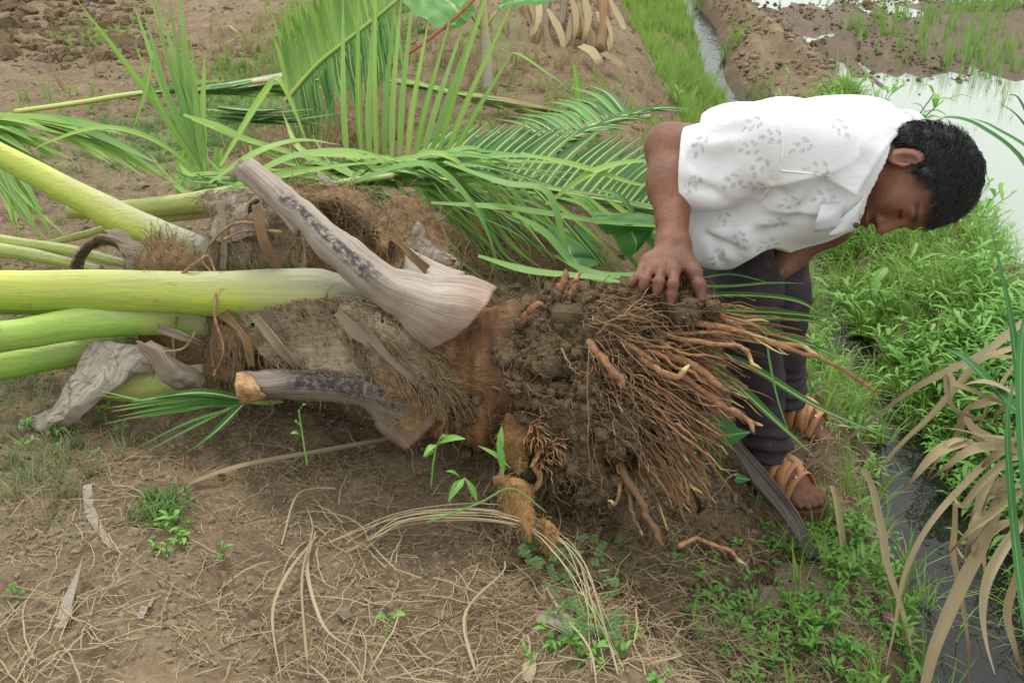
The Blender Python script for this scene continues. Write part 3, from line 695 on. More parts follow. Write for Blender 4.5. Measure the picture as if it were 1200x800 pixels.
def fibres(S, n, L, out=.006, rad=.00045, both=True, along=None, seed=0):
    """loose fibres combed over a sheet S (nu, nv, 3), more at its rims"""
    r = np.random.default_rng(seed); nu, nv = S.shape[:2]
    for k in range(n):
        i = r.integers(0, nu - 1); j = (r.integers(0, 2) * (nv - 1)) if r.random() < .35 else r.integers(0, nv - 1); j = min(j, nv - 2)
        p = S[i, j]; du = nrm(S[i + 1, j] - p); dv = nrm(S[i, j + 1] - p); nn = nrm(np.cross(du, dv)); nn = nn * np.sign(np.dot(nn, np.array([0, 0, CAMZ]) - p))
        d = nrm(dv * (1 if r.random() < .65 else .25) * r.choice([-1, 1]) + du * r.normal(0, .6)) if along is None else nrm(np.array(along) + r.normal(0, .45, 3))
        ln = L * r.uniform(.4, 1.5); s = np.linspace(0, 1, 6)[:, None]
        pts = p + nn * (.003 + out * np.sin(s * 2.6) * r.random()) + d * ln * s + r.normal(0, .0018, (6, 3)) + np.array([0, 0, -1]) * ln * .25 * s ** 2
        tube(fib, pts, np.linspace(1.3, .6, 6) * rad * r.uniform(.7, 1.8), 3, rnd=r.random(), cap=False)
SA, _ = sheet('fibre_sheath', [
    [(258, 234, 2.12), (248, 262, 2.07), (246, 296, 2.06), (250, 326, 2.06)],
    [(290, 232, 2.10), (284, 262, 2.05), (280, 296, 2.03), (284, 330, 2.05)],
    [(330, 240, 2.09), (326, 266, 2.05), (330, 300, 2.04), (330, 332, 2.05)],
    [(352, 250, 2.04), (352, 272, 2.01), (358, 304, 2.00), (350, 336, 2.03)]], M_sheath, .003, 36, 26, .007, 21)
fibres(SA, 700, .05, seed=1)
SA2, _ = sheet('fibre_sheath', [
    [(338, 262, 2.02), (344, 290, 2.00), (352, 330, 2.02)],
    [(380, 250, 2.09), (388, 296, 2.05), (384, 342, 2.04)],
    [(430, 262, 2.07), (432, 306, 2.02), (428, 352, 2.01)],
    [(478, 290, 2.04), (470, 330, 1.98), (462, 360, 1.99)]], M_sheathb, .003, 36, 24, .007, 121)
fibres(SA2, 600, .05, seed=11)
SB, _ = sheet('fibre_sheath', [
    [(226, 366, 2.10), (232, 398, 2.10), (240, 430, 2.10), (250, 452, 2.12)],
    [(262, 362, 2.05), (270, 392, 2.05), (276, 424, 2.06), (280, 446, 2.08)],
    [(310, 358, 2.02), (316, 390, 2.03), (312, 420, 2.03), (310, 446, 2.06)],
    [(346, 358, 2.00), (352, 388, 1.99), (340, 418, 1.97), (330, 442, 1.95)]], M_sheathb, .003, 40, 28, .007, 22)
fibres(SB, 700, .05, seed=2)
SB2, _ = sheet('fibre_sheath', [
    [(246, 362, 2.02), (268, 384, 1.985), (292, 404, 1.97), (316, 420, 1.955)],
    [(300, 360, 1.99), (326, 384, 1.965), (352, 410, 1.955), (372, 436, 1.93)],
    [(360, 354, 1.97), (388, 380, 1.955), (410, 408, 1.945), (424, 438, 1.91)],
    [(420, 352, 1.97), (440, 378, 1.965), (452, 404, 1.965), (456, 432, 1.94)]], M_sheath, .003, 44, 30, .006, 122)
fibres(SB2, 1100, .05, along=(.6, -.2, -.6), seed=12)
SB3, _ = sheet('fibre_sheath', [
    [(396, 352, 1.95), (404, 384, 1.925), (420, 412, 1.92), (440, 436, 1.90)],
    [(436, 362, 1.94), (450, 390, 1.905), (466, 416, 1.90), (478, 444, 1.885)],
    [(470, 384, 1.94), (484, 402, 1.91), (496, 424, 1.905), (506, 450, 1.90)],
    [(500, 408, 1.96), (508, 420, 1.94), (516, 436, 1.93), (522, 458, 1.94)]], M_sheath, .003, 36, 28, .006, 123)
fibres(SB3, 900, .05, along=(.5, -.2, -.6), seed=13)
for rr_, mm_, sd_, fn in (([[(436, 424, 1.915), (470, 430, 1.90), (512, 424, 1.935)], [(440, 456, 1.91), (474, 462, 1.885), (520, 458, 1.93)], [(452, 492, 1.93), (484, 500, 1.91), (522, 492, 1.95)]], M_sheathb, 131, 220),
        ([[(238, 232, 2.14), (262, 226, 2.12), (300, 222, 2.13)], [(240, 252, 2.09), (270, 250, 2.05), (310, 246, 2.06)], [(244, 276, 2.06), (276, 276, 2.02), (316, 272, 2.03)]], M_greyd, 132, 120),
        ([[(150, 366, 2.12), (200, 364, 2.10), (252, 362, 2.08)], [(160, 396, 2.14), (206, 400, 2.11), (256, 396, 2.08)], [(172, 430, 2.14), (214, 436, 2.12), (252, 432, 2.10)]], M_sheathb, 133, 200),
        ([[(486, 262, 2.12), (512, 284, 2.08), (540, 312, 2.06)], [(470, 290, 2.06), (500, 312, 2.02), (540, 328, 2.02)], [(470, 318, 2.0), (508, 326, 1.99), (556, 336, 2.02)]], M_greyd, 134, 120)):
    S_, _ = sheet('fibre_sheath', rr_, mm_, .003, 26, 20, .010, sd_, None, 1.0); fibres(S_, fn, .05, .01, seed=sd_)
SC, _ = sheet('fibre_sheath', [
    [(336, 216, 2.1), (330, 226, 2.07), (338, 240, 2.07)],
    [(366, 222, 2.09), (362, 238, 2.03), (372, 252, 2.06)],
    [(410, 222, 2.08), (414, 240, 2.02), (412, 258, 2.05)],
    [(442, 240, 2.06), (436, 262, 2.0), (430, 282, 2.03)],
    [(474, 286, 2.02), (458, 300, 1.97), (450, 318, 2.0)]], M_sheathb, .004, 36, 14, .010, 23, 'orange-brown ragged roll of fibre cloth')
fibres(SC, 600, .06, .012, seed=3)
SD, _ = sheet('fibre_sheath', [[(452, 232, 2.2), (446, 270, 2.16), (452, 310, 2.12)], [(490, 240, 2.18), (490, 276, 2.14), (496, 314, 2.1)], [(520, 268, 2.18), (526, 296, 2.15), (530, 322, 2.1)]], M_sheathb, .003, 24, 16, .010, 24)
fibres(SD, 180, .05, seed=4)
SE, _ = sheet('fibre_sheath', [[(84, 322, 2.1), (88, 294, 2.06), (118, 272, 2.05), (148, 286, 2.06), (156, 322, 2.1)], [(92, 326, 2.2), (98, 300, 2.18), (120, 284, 2.17), (142, 296, 2.18), (148, 326, 2.2)]], M_greyd, .005, 14, 26, .006, 25, 'hollow curled grey sheath left of the fibre cloth')
fibres(SE, 60, .02, seed=5)
SE2, _ = sheet('fibre_sheath', [[(120, 272, 2.06), (140, 292, 2.05), (150, 318, 2.06)], [(150, 276, 2.08), (168, 300, 2.06), (170, 322, 2.06)], [(178, 298, 2.08), (186, 314, 2.06), (184, 326, 2.06)]], M_greyd, .004, 14, 12, .006, 26)
SF, _ = sheet('fibre_sheath', [[(160, 322, 2.05), (166, 318, 2.04), (170, 330, 2.05)], [(176, 286, 2.07), (190, 300, 2.03), (196, 330, 2.03)], [(196, 278, 2.08), (214, 300, 2.03), (220, 330, 2.03)], [(234, 306, 2.09), (240, 318, 2.05), (246, 332, 2.05)]], M_sheathb, .004, 22, 14, .006, 27)
fibres(SF, 170, .05, along=(.1, 0, 1), seed=6)
SG, _ = sheet('dead_leaf_sheath', [
    [(100, 400, 2.08), (140, 404, 2.05), (182, 402, 2.06), (212, 410, 2.08)],
    [(84, 440, 2.05), (116, 440, 2.02), (150, 440, 2.02), (188, 434, 2.06)],
    [(58, 476, 2.05), (76, 480, 2.02), (96, 478, 2.03), (122, 460, 2.06)],
    [(30, 494, 2.1), (36, 502, 2.06), (46, 506, 2.06), (62, 496, 2.1)],
    [(-20, 506, 2.2), (-20, 514, 2.17), (-18, 520, 2.17), (-10, 522, 2.2)]], M_grey, .004, 40, 18, .008, 28, 'wide grey dead leaf sheath flaring down to the soil')
fibres(SG, 120, .05, seed=7)
sheet('dead_leaf_sheath', [[(128, 458, 2.03), (120, 452, 2.03)], [(98, 486, 2.02), (88, 476, 2.02)], [(72, 508, 2.05), (62, 500, 2.05)], [(56, 530, 2.1), (48, 522, 2.1)]], M_greyd, .008, 18, 6, .005, 29)
SH, _ = sheet('dead_leaf_sheath', [[(163, 402, 1.99), (172, 404, 1.98), (180, 402, 2.0)], [(176, 424, 1.99), (188, 420, 1.97), (200, 414, 1.99)], [(192, 448, 2.0), (206, 438, 1.98), (220, 432, 2.0)], [(214, 458, 2.03), (230, 452, 2.0), (240, 446, 2.02)]], M_greyd, .006, 22, 12, .008, 30)
SI, _ = sheet('fibre_sheath', [[(236, 440, 2.08), (250, 400, 2.03), (246, 376, 2.04)], [(262, 444, 2.07), (272, 410, 2.0), (268, 380, 2.0)], [(282, 440, 2.06), (294, 420, 2.0), (290, 396, 1.99)]], M_sheathb, .004, 20, 16, .010, 31)
fibres(SI, 160, .06, along=(.2, -.2, -1), seed=8)
for ctrl in ([(255, 330, 1.98), (252, 370, 1.96), (262, 410, 1.96), (250, 440, 1.98)], [(207, 372, 2.05), (203, 400, 2.02), (207, 430, 2.0)], [(230, 388, 2.0), (215, 408, 1.98), (190, 412, 1.98)],
             [(310, 262, 1.99), (270, 264, 2.0), (238, 300, 2.02), (250, 322, 2.0)], [(330, 272, 1.98), (290, 270, 2.0), (262, 280, 2.0)], [(212, 322, 1.99), (230, 308, 1.98), (244, 300, 2.0), (252, 318, 1.99)]):
    mb = MB(); tube(mb, spline(PL(ctrl), 22), np.linspace(.0035, .0015, 22), 6, rnd=.8); mb.build('hanging_fibre', M_rootlet, palm)
for x0, y0, t_, x1, y1, w_, m__ in ((300, 372, 1.955, 350, 432, .03, M_sheath), (262, 366, 1.99, 296, 430, .026, M_sheathb), (395, 366, 1.915, 470, 430, .03, M_sheath), (420, 378, 1.90, 492, 452, .026, M_greyd), 
        (258, 236, 2.05, 262, 318, .03, M_sheath), (300, 240, 2.01, 330, 320, .03, M_sheathb), (455, 270, 2.0, 500, 316, .03, M_sheathb), (186, 384, 2.02, 236, 402, .022, M_greyd)):
    mb = MB(); mx_, my_ = (x0 + x1) / 2 + random.uniform(-8, 8), (y0 + y1) / 2 + random.uniform(-5, 5)
    ribbon(mb, spline(PL([(x0, y0, t_), (mx_, my_, t_ - .035), (x1, y1, t_ - .012)]), 20), w_ * .6 * np.linspace(1.1, .75, 20) * (1 + .35 * vnoise(np.stack([np.linspace(0, 3, 20), np.full(20, x0), np.zeros(20)], -1), 8)), .35, up=(0, -1, .4), rnd=random.random(), twist=random.uniform(-.5, .5), seg=4)
    o_ = mb.build('fibre_strip', m__, palm); thick(o_, .002)
fib.build('loose_fibres', mat_root('sheath_fibre', srgb(132, 112, 84), srgb(176, 156, 122), srgb(176, 156, 122), .95), palm, kind='stuff')
# fuzzy golden husk under the root ball
m_, n_, b_ = new_mat('golden_fuzz'); g = G(n_); p_ = g.pos()
n_.links.new(g.mix(g.rng(g.noise(24, 5, p_, .7), .3, .7), srgb(178, 134, 80), srgb(104, 76, 50)), b_.inputs['Base Color']); b_.inputs['Roughness'].default_value = .95; g.bump(g.noise(200, 4, p_), 1, .006, b_)
M_fuzz = mat_root('golden_hair', srgb(176, 132, 80), srgb(214, 178, 118), srgb(214, 178, 118), .95)
for rows, sd_ in (([[(574, 556, 1.90), (592, 558, 1.88), (608, 562, 1.89)], [(584, 576, 1.88), (602, 580, 1.855), (620, 576, 1.87)], [(594, 594, 1.87), (612, 600, 1.845), (630, 594, 1.86)], [(606, 612, 1.86), (618, 618, 1.84), (634, 608, 1.85)]], 61),
                  ([[(588, 486, 1.96), (600, 484, 1.94), (612, 486, 1.96)], [(584, 510, 1.95), (600, 512, 1.91), (618, 510, 1.93)], [(590, 536, 1.94), (604, 540, 1.90), (616, 538, 1.92)]], 62), ([[(640, 616, 1.84), (648, 612, 1.83), (656, 616, 1.84)], [(642, 632, 1.83), (648, 634, 1.82), (654, 630, 1.83)]], 63)):
    mb = MB(); SX = loft(mb, rows, 56, 40, .5, .020, sd_, .9); o_ = mb.build('bark_flap', m_, palm); thick(o_, .006)
    mb = MB(); F_ = SX.reshape(-1, 3)
    for k in range(1300):
        p = F_[rng.integers(0, len(F_))]; d = nrm(rng.normal(size=3) * .7 + [0, -.5, -.3]); s = np.linspace(0, 1, 4)[:, None]
        tube(mb, p + d * rng.uniform(.006, .02) * s + np.array([0, 0, -.006]) * s ** 2, [.0006, .0005, .0004, .0003], 3, cap=False, rnd=.4)
    mb.build('fuzz', M_fuzz, o_, kind='stuff')
# ================================================================== the man bending over the root ball
man = empty('person', 'man in white leaf-print shirt and dark trousers bending over the root ball', 'person')
RSH, LSH = P(912, 172, 1.96), P(1058, 172, 2.14)
ELB, WRI = P(784, 172, 2.09), P(789, 288, 1.985)
NECK = P(1000, 168, 1.98); CHEST = P(955, 195, 2.10); BELLY = P(905, 200, 2.28); HIP = P(862, 192, 2.44)
RHIP, LHIP = P(838, 200, 2.42), P(892, 192, 2.52)
RKN, LKN = P(874, 345, 2.25), P(912, 340, 2.44)
RANK, LANK = P(893, 536, 2.43), P(915, 472, 2.68)
LELB, LWRI = P(975, 262, 2.30), P(926, 300, 2.34)
HC = P(1062, 210, 1.965)
Rv, Uv, Bv = np.array([1., 0, 0]), np.array([0, ST, CT]), np.array([0, -CT, ST])
hu = nrm(.93 * Rv - .17 * Uv + .33 * Bv); hf = nrm(-.93 * Uv - .16 * Rv + .20 * Bv); HM = rot_to(hf, hu); hf = HM[1]; hu = HM[2]
hp = lambda r, f, u: HC + r * HM[0] + f * HM[1] + u * HM[2]
if HM[0] @ Bv < 0: print('HEAD FLIPPED')
body = SDF()
# trunk, hidden under clothes
body.cone(RSH, LSH, .055, .055, .04).cone(CHEST, NECK, .10, .06, .05).cone(BELLY, CHEST, .115, .12, .05).cone(HIP, BELLY, .125, .115, .05)
body.cone(RHIP, RKN, .075, .052, .03).cone(LHIP, LKN, .075, .052, .03).cone(RKN, RANK, .05, .036, .03).cone(LKN, LANK, .05, .036, .03)
# right arm
body.cone(RSH, ELB, .052, .043, .03).cone(ELB, P(786, 215, 2.05), .040, .042, .03).cone(P(786, 215, 2.05), WRI, .041, .0265, .03)
body.cone(P(783, 288, 1.985), P(795, 290, 1.985), .024, .024, .02)
# left arm, hand on the knee
body.cone(LSH, LELB, .05, .042, .03).cone(LELB, LWRI, .04, .028, .03).cone(LWRI, P(912, 316, 2.31), .03, .026, .03)
for q in range(4): body.cone(P(914 - q * 5, 314 + q, 2.30), P(905 - q * 5, 332 + q * 1.5, 2.27), .0105, .008, .008)
# right hand: back, knuckles, five fingers
KN = [(753, 317, 1.945), (763, 315, 1.935), (776, 314.5, 1.925), (790, 317, 1.92)]
for (kx, ky, kt), rr in zip(KN, (.0100, .011, .0115, .0115)): body.cone(P(785 + (kx - 776) * .35, 298, 1.972), P(kx, ky, kt + .006), .017, rr, .014)
body.cone(P(760, 306, 1.96), P(800, 308, 1.955), .013, .014, .02)
FNG = [(KN[0], (745, 326.5, 1.925), (739, 333.5, 1.922), .0078), (KN[1], (756.5, 328, 1.905), (752, 339, 1.905), .0084),
       (KN[2], (772, 330, 1.895), (769, 345, 1.897), .0090), (KN[3], (789, 333, 1.89), (785.5, 355, 1.893), .0092)]
for a_, b_2, c_2, r in FNG:
    A_, B_, C_ = P(*a_), P(*b_2), P(*c_2)
    body.cone(A_, B_, r * 1.12, r * 1.02, .007).ball(A_ + Bv * .002 + Uv * .002, r * 1.18, .006).ball(B_ + Bv * .001, r * 1.08, .005)
    M_ = B_ + (C_ - B_) * .55; body.cone(B_, M_, r, r * .93, .005).ball(M_ + Bv * .0005, r * .98, .004).cone(M_, C_, r * .93, r * .76, .005)
T0, T1, T2, T3 = P(801, 303, 1.965), P(814, 320, 1.935), P(819, 335, 1.92), P(822.5, 351, 1.918)
body.cone(T0, T1, .020, .0135, .014).cone(T1, T2, .0125, .0118, .006).ball(T1 + Bv * .002, .014, .006).cone(T2, T3, .0118, .0088, .006).ball(T2, .0125, .004)
# feet
def foot(ank, toe, heel, w):
    f = nrm(toe - heel); up = np.array([0, 0, 1.]); up = nrm(up - f * (up @ f)); side = np.cross(f, up); q = lambda s, l, u: heel + side * s + f * l + up * u
    L = np.linalg.norm(toe - heel)
    body.cone(ank, q(0, .04, .045), .034, .034, .03).cone(q(0, .035, .032), q(0, .09, .045), .030, .032, .03).cone(q(0, .09, .042), q(0, L * .72, .022), .034, .022, .03)
    body.cone(q(-.022, L * .68, .017), q(.026, L * .72, .017), .018, .019, .02)
    toes = []
    for i, (s, l, r) in enumerate(((-.032, .93, .013), (-.013, .98, .0095), (.004, .955, .0088), (.019, .915, .0083), (.033, .86, .0078))):
        if w < 0: s = -s
        a_, b_2, c_2 = q(s * .8, L * .72, .018), q(s, L * (l - .08), .019), q(s, L * l, .012)
        body.cone(a_, b_2, r, r, .008).cone(b_2, c_2, r, r * .9, .004); toes.append(c_2)
    return q, f, up, side, L
gz = lambda p: float(base_h(np.array([p[0]]), np.array([p[1]]))[0])
h1 = P(886, 557, 2.48); t1_ = P(958, 598, 2.365); h2 = P(903, 490, 2.74); t2_ = P(979, 520, 2.65)
F1 = foot(RANK, t1_, h1, 1); F2 = foot(LANK, t2_, h2, -1)
# neck and head
body.cone(NECK, hp(0, -.030, -.050), .056, .052, .05)
body.ell(hp(0, -.006, .030), (.075, .088, .085), HM, .03)
body.ell(hp(0, .030, -.032), (.055, .056, .080), HM, .03)
body.cone(hp(-.046, .002, -.070), hp(-.010, .062, -.108), .017, .016, .022).cone(hp(.046, .002, -.070), hp(.010, .062, -.108), .017, .016, .022)
body.ball(hp(0, .069, -.108), .017, .02).cone(hp(-.028, .078, .016), hp(.028, .078, .016), .011, .011, .016)
for s in (-1, 1):
    body.ball(hp(s * .043, .056, -.022), .021, .025)
    body.ball(hp(s * .032, .096, -.001), .015, .014, 's').ball(hp(s * .031, .0685, -.002), .0150, .003)
    body.cone(hp(s * .020, .083, -.0035), hp(s * .042, .077, -.0045), .0022, .0022, .004)      # closed lid rim
    body.ell(hp(s * .080, -.008, -.008), (.009, .020, .034), rot_to(HM[1] + .35 * s * HM[0], HM[2] - .12 * HM[1]), .008)
    body.ell(hp(s * .087, -.001, -.006), (.008, .010, .019), HM, .006, 's')
    body.ball(hp(s * .080, .008, -.010), .005, .005)
body.cone(hp(0, .080, .008), hp(0, .098, -.034), .0075, .0115, .012)
for s in (-1, 1): body.ball(hp(s * .013, .088, -.038), .0092, .008).ball(hp(s * .006, .095, -.047), .0042, .004, 's')
body.ell(hp(0, .084, -.062), (.024, .013, .0068), HM, .007).ell(hp(0, .083, -.0745), (.020, .012, .0078), HM, .006)
body.cone(hp(-.022, .0965, -.0682), hp(.022, .0965, -.0682), .0032, .0032, .004, 's')
def bpost(p, d): return d - .0008 * fbm(p * 60, 2, 130)
body.post = bpost
V, Q = mesh_sdf(body, .0036, .02)
Lh = (V - HC) @ HM.T
lip = np.clip(sstep(.010, .006, np.abs(Lh[:, 2] + .068)) * sstep(.026, .018, np.abs(Lh[:, 0])) * sstep(.07, .076, Lh[:, 1]), 0, 1)
brow = sstep(.0055, .003, np.abs(Lh[:, 2] - .022 + .12 * (np.abs(Lh[:, 0]) - .03) ** 2 * 20)) * sstep(.012, .016, np.abs(Lh[:, 0])) * sstep(.052, .046, np.abs(Lh[:, 0])) * (Lh[:, 1] > .05)
lash = sstep(.0036, .0020, np.abs(Lh[:, 2] + .0045)) * sstep(.016, .019, np.abs(Lh[:, 0])) * sstep(.047, .044, np.abs(Lh[:, 0])) * (Lh[:, 1] > .06)
beard = .55 * sstep(.085, .04, np.linalg.norm((Lh - [0, .075, -.08]) * [1, 1, 1.1], axis=1)) * (Lh[:, 2] < -.045)
stub = .8 * sstep(.005, .003, np.abs(Lh[:, 2] + .0525)) * sstep(.026, .02, np.abs(Lh[:, 0])) * (Lh[:, 1] > .07)
m, n_, b_ = new_mat('skin'); g = G(n_); p_ = g.pos(); x_, y_, z_ = g.st()
c = g.mix(g.rng(g.noise(14, 5, p_, .65), .3, .7), srgb(104, 66, 48), srgb(142, 92, 68))
c = g.mix(g.rng(g.noise(90, 4, p_, .7), .45, .75, 0, .35), c, srgb(92, 57, 43))
c = g.mix(g.math('MULTIPLY', x_, .6), c, srgb(128, 66, 58)); c = g.mix(y_, c, srgb(38, 28, 26)); c = g.mix(z_, c, srgb(72, 50, 42))
n_.links.new(c, b_.inputs['Base Color']); b_.inputs['Roughness'].default_value = .5; b_.inputs['Subsurface Weight'].default_value = .08
b_.inputs['Subsurface Radius'].default_value = (.6, .25, .12); b_.inputs['Subsurface Scale'].default_value = .01
g.bump(g.math('ADD', g.noise(200, 5, p_, .7), g.math('MULTIPLY', g.voro(420, p_), .6)), .6, .002, b_); M_skin = m
MB().add(V, Q, None, np.stack([lip, np.maximum(brow * .8, lash * .95), np.maximum(beard * .55, stub * .7)], -1)).build('body', M_skin, man)
# nails
m, n_, b_ = new_mat('nail'); b_.inputs['Base Color'].default_value = (*srgb(186, 142, 122), 1); b_.inputs['Roughness'].default_value = .3; M_nail = m

# --- shirt
sh = SDF()
sh.cone(RSH + Uv * .0, LSH, .073, .070, .06).cone(CHEST, NECK + np.array([0, 0, -.01]), .120, .075, .06).cone(BELLY, CHEST, .125, .122, .06).cone(HIP, BELLY, .13, .128, .06)
sh.cone(P(970, 222, 1.99), P(880, 236, 2.10), .074, .085, .06).cone(P(985, 228, 1.98), P(900, 246, 2.08), .05, .062, .05)
sh.cone(P(882, 240, 2.10), P(840, 262, 2.13), .080, .066, .05).ball(P(848, 272, 2.12), .070, .05)
sh.cone(RSH, P(812, 192, 2.055), .076, .074, .045).cone(P(830, 205, 2.05), P(806, 205, 2.05), .066, .066, .03)
sh.cone(P(975, 175, 1.93), P(1010, 190, 1.93), .055, .045, .05)
sh.cone(P(1020, 172, 2.02), P(1046, 180, 2.0), .072, .058, .05)
ax_s = nrm(P(806, 200, 2.05) - P(905, 172, 1.96))
def crease(p, a, b, r, dep):
    a, b = np.asarray(a), np.asarray(b); ab = b - a; t = np.clip(((p - a) @ ab) / (ab @ ab), 0, 1)
    q = np.linalg.norm(p - a - t[:, None] * ab, axis=1); return dep * np.exp(-(q / r) ** 2) * np.sin(np.pi * np.clip(t * .8 + .1, 0, 1))
CR = [((802, 249, 1.97), (866, 254, 1.97), .016, .034), ((815, 232, 0), (862, 236, 0), .022, -.012), ((866, 252, 1.96), (905, 215, 1.92), .022, .012), ((806, 178, 1.97), (832, 198, 1.95), .020, .014), ((832, 198, 1.95), (862, 178, 1.93), .020, .012),
      ((815, 262, 2.03), (868, 296, 2.0), .016, .012), ((868, 262, 2.0), (878, 290, 2.0), .016, -.012), ((845, 215, 1.96), (880, 232, 1.95), .018, -.010), ((890, 180, 1.88), (925, 235, 1.9), .014, .006),
      ((900, 270, 2.0), (955, 250, 1.95), .016, .008), ((930, 250, 1.92), (965, 215, 1.9), .014, .007), ((960, 210, 1.88), (990, 250, 1.9), .018, .010), ((820, 160, 1.98), (880, 150, 1.9), .018, .006),
      ((880, 262, 2.0), (940, 262, 1.95), .012, -.006), ((905, 240, 1.98), (950, 225, 1.92), .014, -.006), ((835, 285, 2.02), (850, 312, 2.02), .012, .007), ((800, 215, 2.0), (850, 225, 1.96), .013, .009)]
CR = [(on(sh.raw, a[0], a[1], 0), on(sh.raw, b[0], b[1], 0), r, d) for a, b, r, d in CR]
HEM = P(838, 312, 2.1); hem_n = nrm(.15 * Rv - 1 * Uv - .1 * Bv)
neck_s = SDF(); neck_s.cone(NECK, hp(0, -.03, -.05), .060, .056, .01)
jaw_s = SDF(); jaw_s.ell(hp(0, .030, -.032), (.055, .056, .080), HM).cone(hp(0, .02, -.08), hp(0, .069, -.108), .03, .018, .03)
sh_in = lambda p: sh.raw(p)
def sh_out(p, d=None):
    d = sh.raw(p) if d is None else d
    for a, b, r, dd in CR:
        d = d + crease(p, a, b, r, dd * 1.3)
    st_ = p @ nrm(np.array([.5, .3, .8])); e = np.stack([p @ nrm(np.array([.9, -.2, .3])) * 7, p @ nrm(np.array([-.3, -.1, .95])) * 22, p[:, 1] * 9], -1)
    d = d - .005 * vnoise(e * .8, 140) - .005 * fbm(p * 9, 2, 141) - .009 * (1 - np.abs(vnoise(e * .55, 142))) ** 4
    return d
def spost(p, d):
    d = sh_out(p, d)
    # hollow cloth
    sh_ = np.maximum(d, -(sh_in(p) + .030))
    sl = (p - P(799, 200, 2.05)) @ nrm(-1. * Rv + .05 * Uv + .25 * (-Bv)); sh_ = np.maximum(sh_, sl)           # sleeve mouth
    # hem: cloth ends along the waist
    hm = (p - HEM) @ hem_n - .020 * np.sin((p @ Rv) * 34 + .2); sh_ = np.maximum(sh_, hm)
    nk = neck_s.raw(p) - .003; sh_ = np.maximum(sh_, -nk)
    hd = np.linalg.norm(p - hp(0, .015, -.005), axis=1) - .104; sh_ = np.maximum(sh_, -hd); sh_ = np.maximum(sh_, .010 - jaw_s.raw(p))
    return sh_
sh.post = spost
V, Q = mesh_sdf(sh, .0040, .05)
# leaf print stamped on the cloth (a flat grey print)
pr = np.zeros(len(V)); r_ = np.random.default_rng(3)
def norm_at(p):
    e = .004; I3 = np.eye(3) * e; return nrm(np.array([sh.raw((p + I3[k])[None])[0] - sh.raw((p - I3[k])[None])[0] for k in range(3)]))
stamps = [(882, 146, .5), (820, 170, 1.2), (878, 174, .2), (905, 160, 0), (938, 172, .4), (858, 212, .6), (848, 250, 1.8), (885, 218, 0), (925, 238, .3), (908, 262, .2), (868, 282, 2), (840, 300, 1.1), (958, 196, 0), (965, 230, .3), (900, 285, .5), (1000, 130, .5), (865, 128, .3), (985, 150, 2.), (812, 215, 1.), (890, 195, 1.)]
pts_s = [(on(sh.raw_surf if hasattr(sh, 'raw_surf') else sh_out, a, b, 0), th) for a, b, th in stamps]
for p0, th in pts_s:
    nn = norm_at(p0); e1 = nrm(np.cross(nn, (0.02, .1, 1))); e2 = np.cross(nn, e1)
    e1, e2 = e1 * math.cos(th) + e2 * math.sin(th), e2 * math.cos(th) - e1 * math.sin(th)
    d = (V - p0) * 1.12; near = np.linalg.norm(d, axis=1) < .045; u = d[near] @ e1; v = d[near] @ e2; val = np.zeros(near.sum())
    for cx, cy, a in ((-.016, .008, .7), (-.012, -.009, -.7), (.002, .009, .6), (.006, -.008, -.6), (.020, .003, .2)):
        uu = (u - cx) * math.cos(a) + (v - cy) * math.sin(a); vv = -(u - cx) * math.sin(a) + (v - cy) * math.cos(a)
        q = (uu / .0078) ** 2 + (vv / .0036) ** 2; val = np.maximum(val, sstep(1.25, .6, q) * (.5 + .5 * sstep(.1, .6, q)))
    pr[near] = np.maximum(pr[near], val)
m, n_, b_ = new_mat('white_cotton'); g = G(n_); p_ = g.pos(); x_, y_, z_ = g.st()
c = g.mix(g.noise(8, 3, p_), srgb(230, 230, 233), srgb(240, 240, 242)); c = g.mix(g.math('MULTIPLY', x_, .55), c, srgb(132, 122, 128))
n_.links.new(c, b_.inputs['Base Color']); b_.inputs['Roughness'].default_value = .85; b_.inputs['Specular IOR Level'].default_value = .15; b_.inputs['Sheen Weight'].default_value = .1
hgt = g.math('ADD', g.noise(1, 5, g.pos((18, 34, 55)), .65, 1.), g.math('MULTIPLY', g.noise(500, 2, p_), .12)); g.bump(hgt, .28, .006, b_)
tr_ = g.n('ShaderNodeBsdfTranslucent'); n_.links.new(c, tr_.inputs[0]); ms = g.n('ShaderNodeMixShader'); ms.inputs[0].default_value = .12
n_.links.new(b_.outputs[0], ms.inputs[1]); n_.links.new(tr_.outputs[0], ms.inputs[2]); n_.links.new(ms.outputs[0], n_.nodes['Material Output'].inputs[0]); M_shirt = m
shirt = MB().add(V, Q, None, np.stack([pr, pr * 0, pr * 0], -1)).build('shirt', M_shirt, man)
# collar leaf, placket, seams, buttons lie on the cloth
sf = lambda a, b, l=.004: on(sh_out, a, b, l, 1.95)
mb = MB(); loft(mb, [np.array([P(1003, 230, 1.868), P(985, 219, 1.873), P(966, 207, 1.89)]), np.array([P(1020, 204, 1.862), P(1000, 192, 1.868), P(981, 186, 1.885)]),
                     np.array([P(1036, 178, 1.868), P(1017, 166, 1.87), P(1002, 160, 1.885)]), np.array([P(1050, 160, 1.92), P(1040, 146, 1.925), P(1030, 142, 1.945)]), np.array([P(1072, 150, 1.99), P(1070, 136, 2.01), P(1064, 132, 2.03)])], 30, 10, .5, .002, 41)
colr = mb.build('collar', M_shirt, shirt); thick(colr, .004)
mb = MB(); loft(mb, [np.array([P(1012, 222, 1.905), P(1006, 236, 1.905), P(1003, 252, 1.910)]), np.array([P(1000, 230, 1.920), P(992, 245, 1.915), P(990, 262, 1.920)]), np.array([P(985, 236, 1.920), P(975, 250, 1.888), P(972, 268, 1.898)]), np.array([P(962, 240, 1.908), P(958, 256, 1.898), P(955, 272, 1.918)])], 22, 10, .5, .0025, 42)
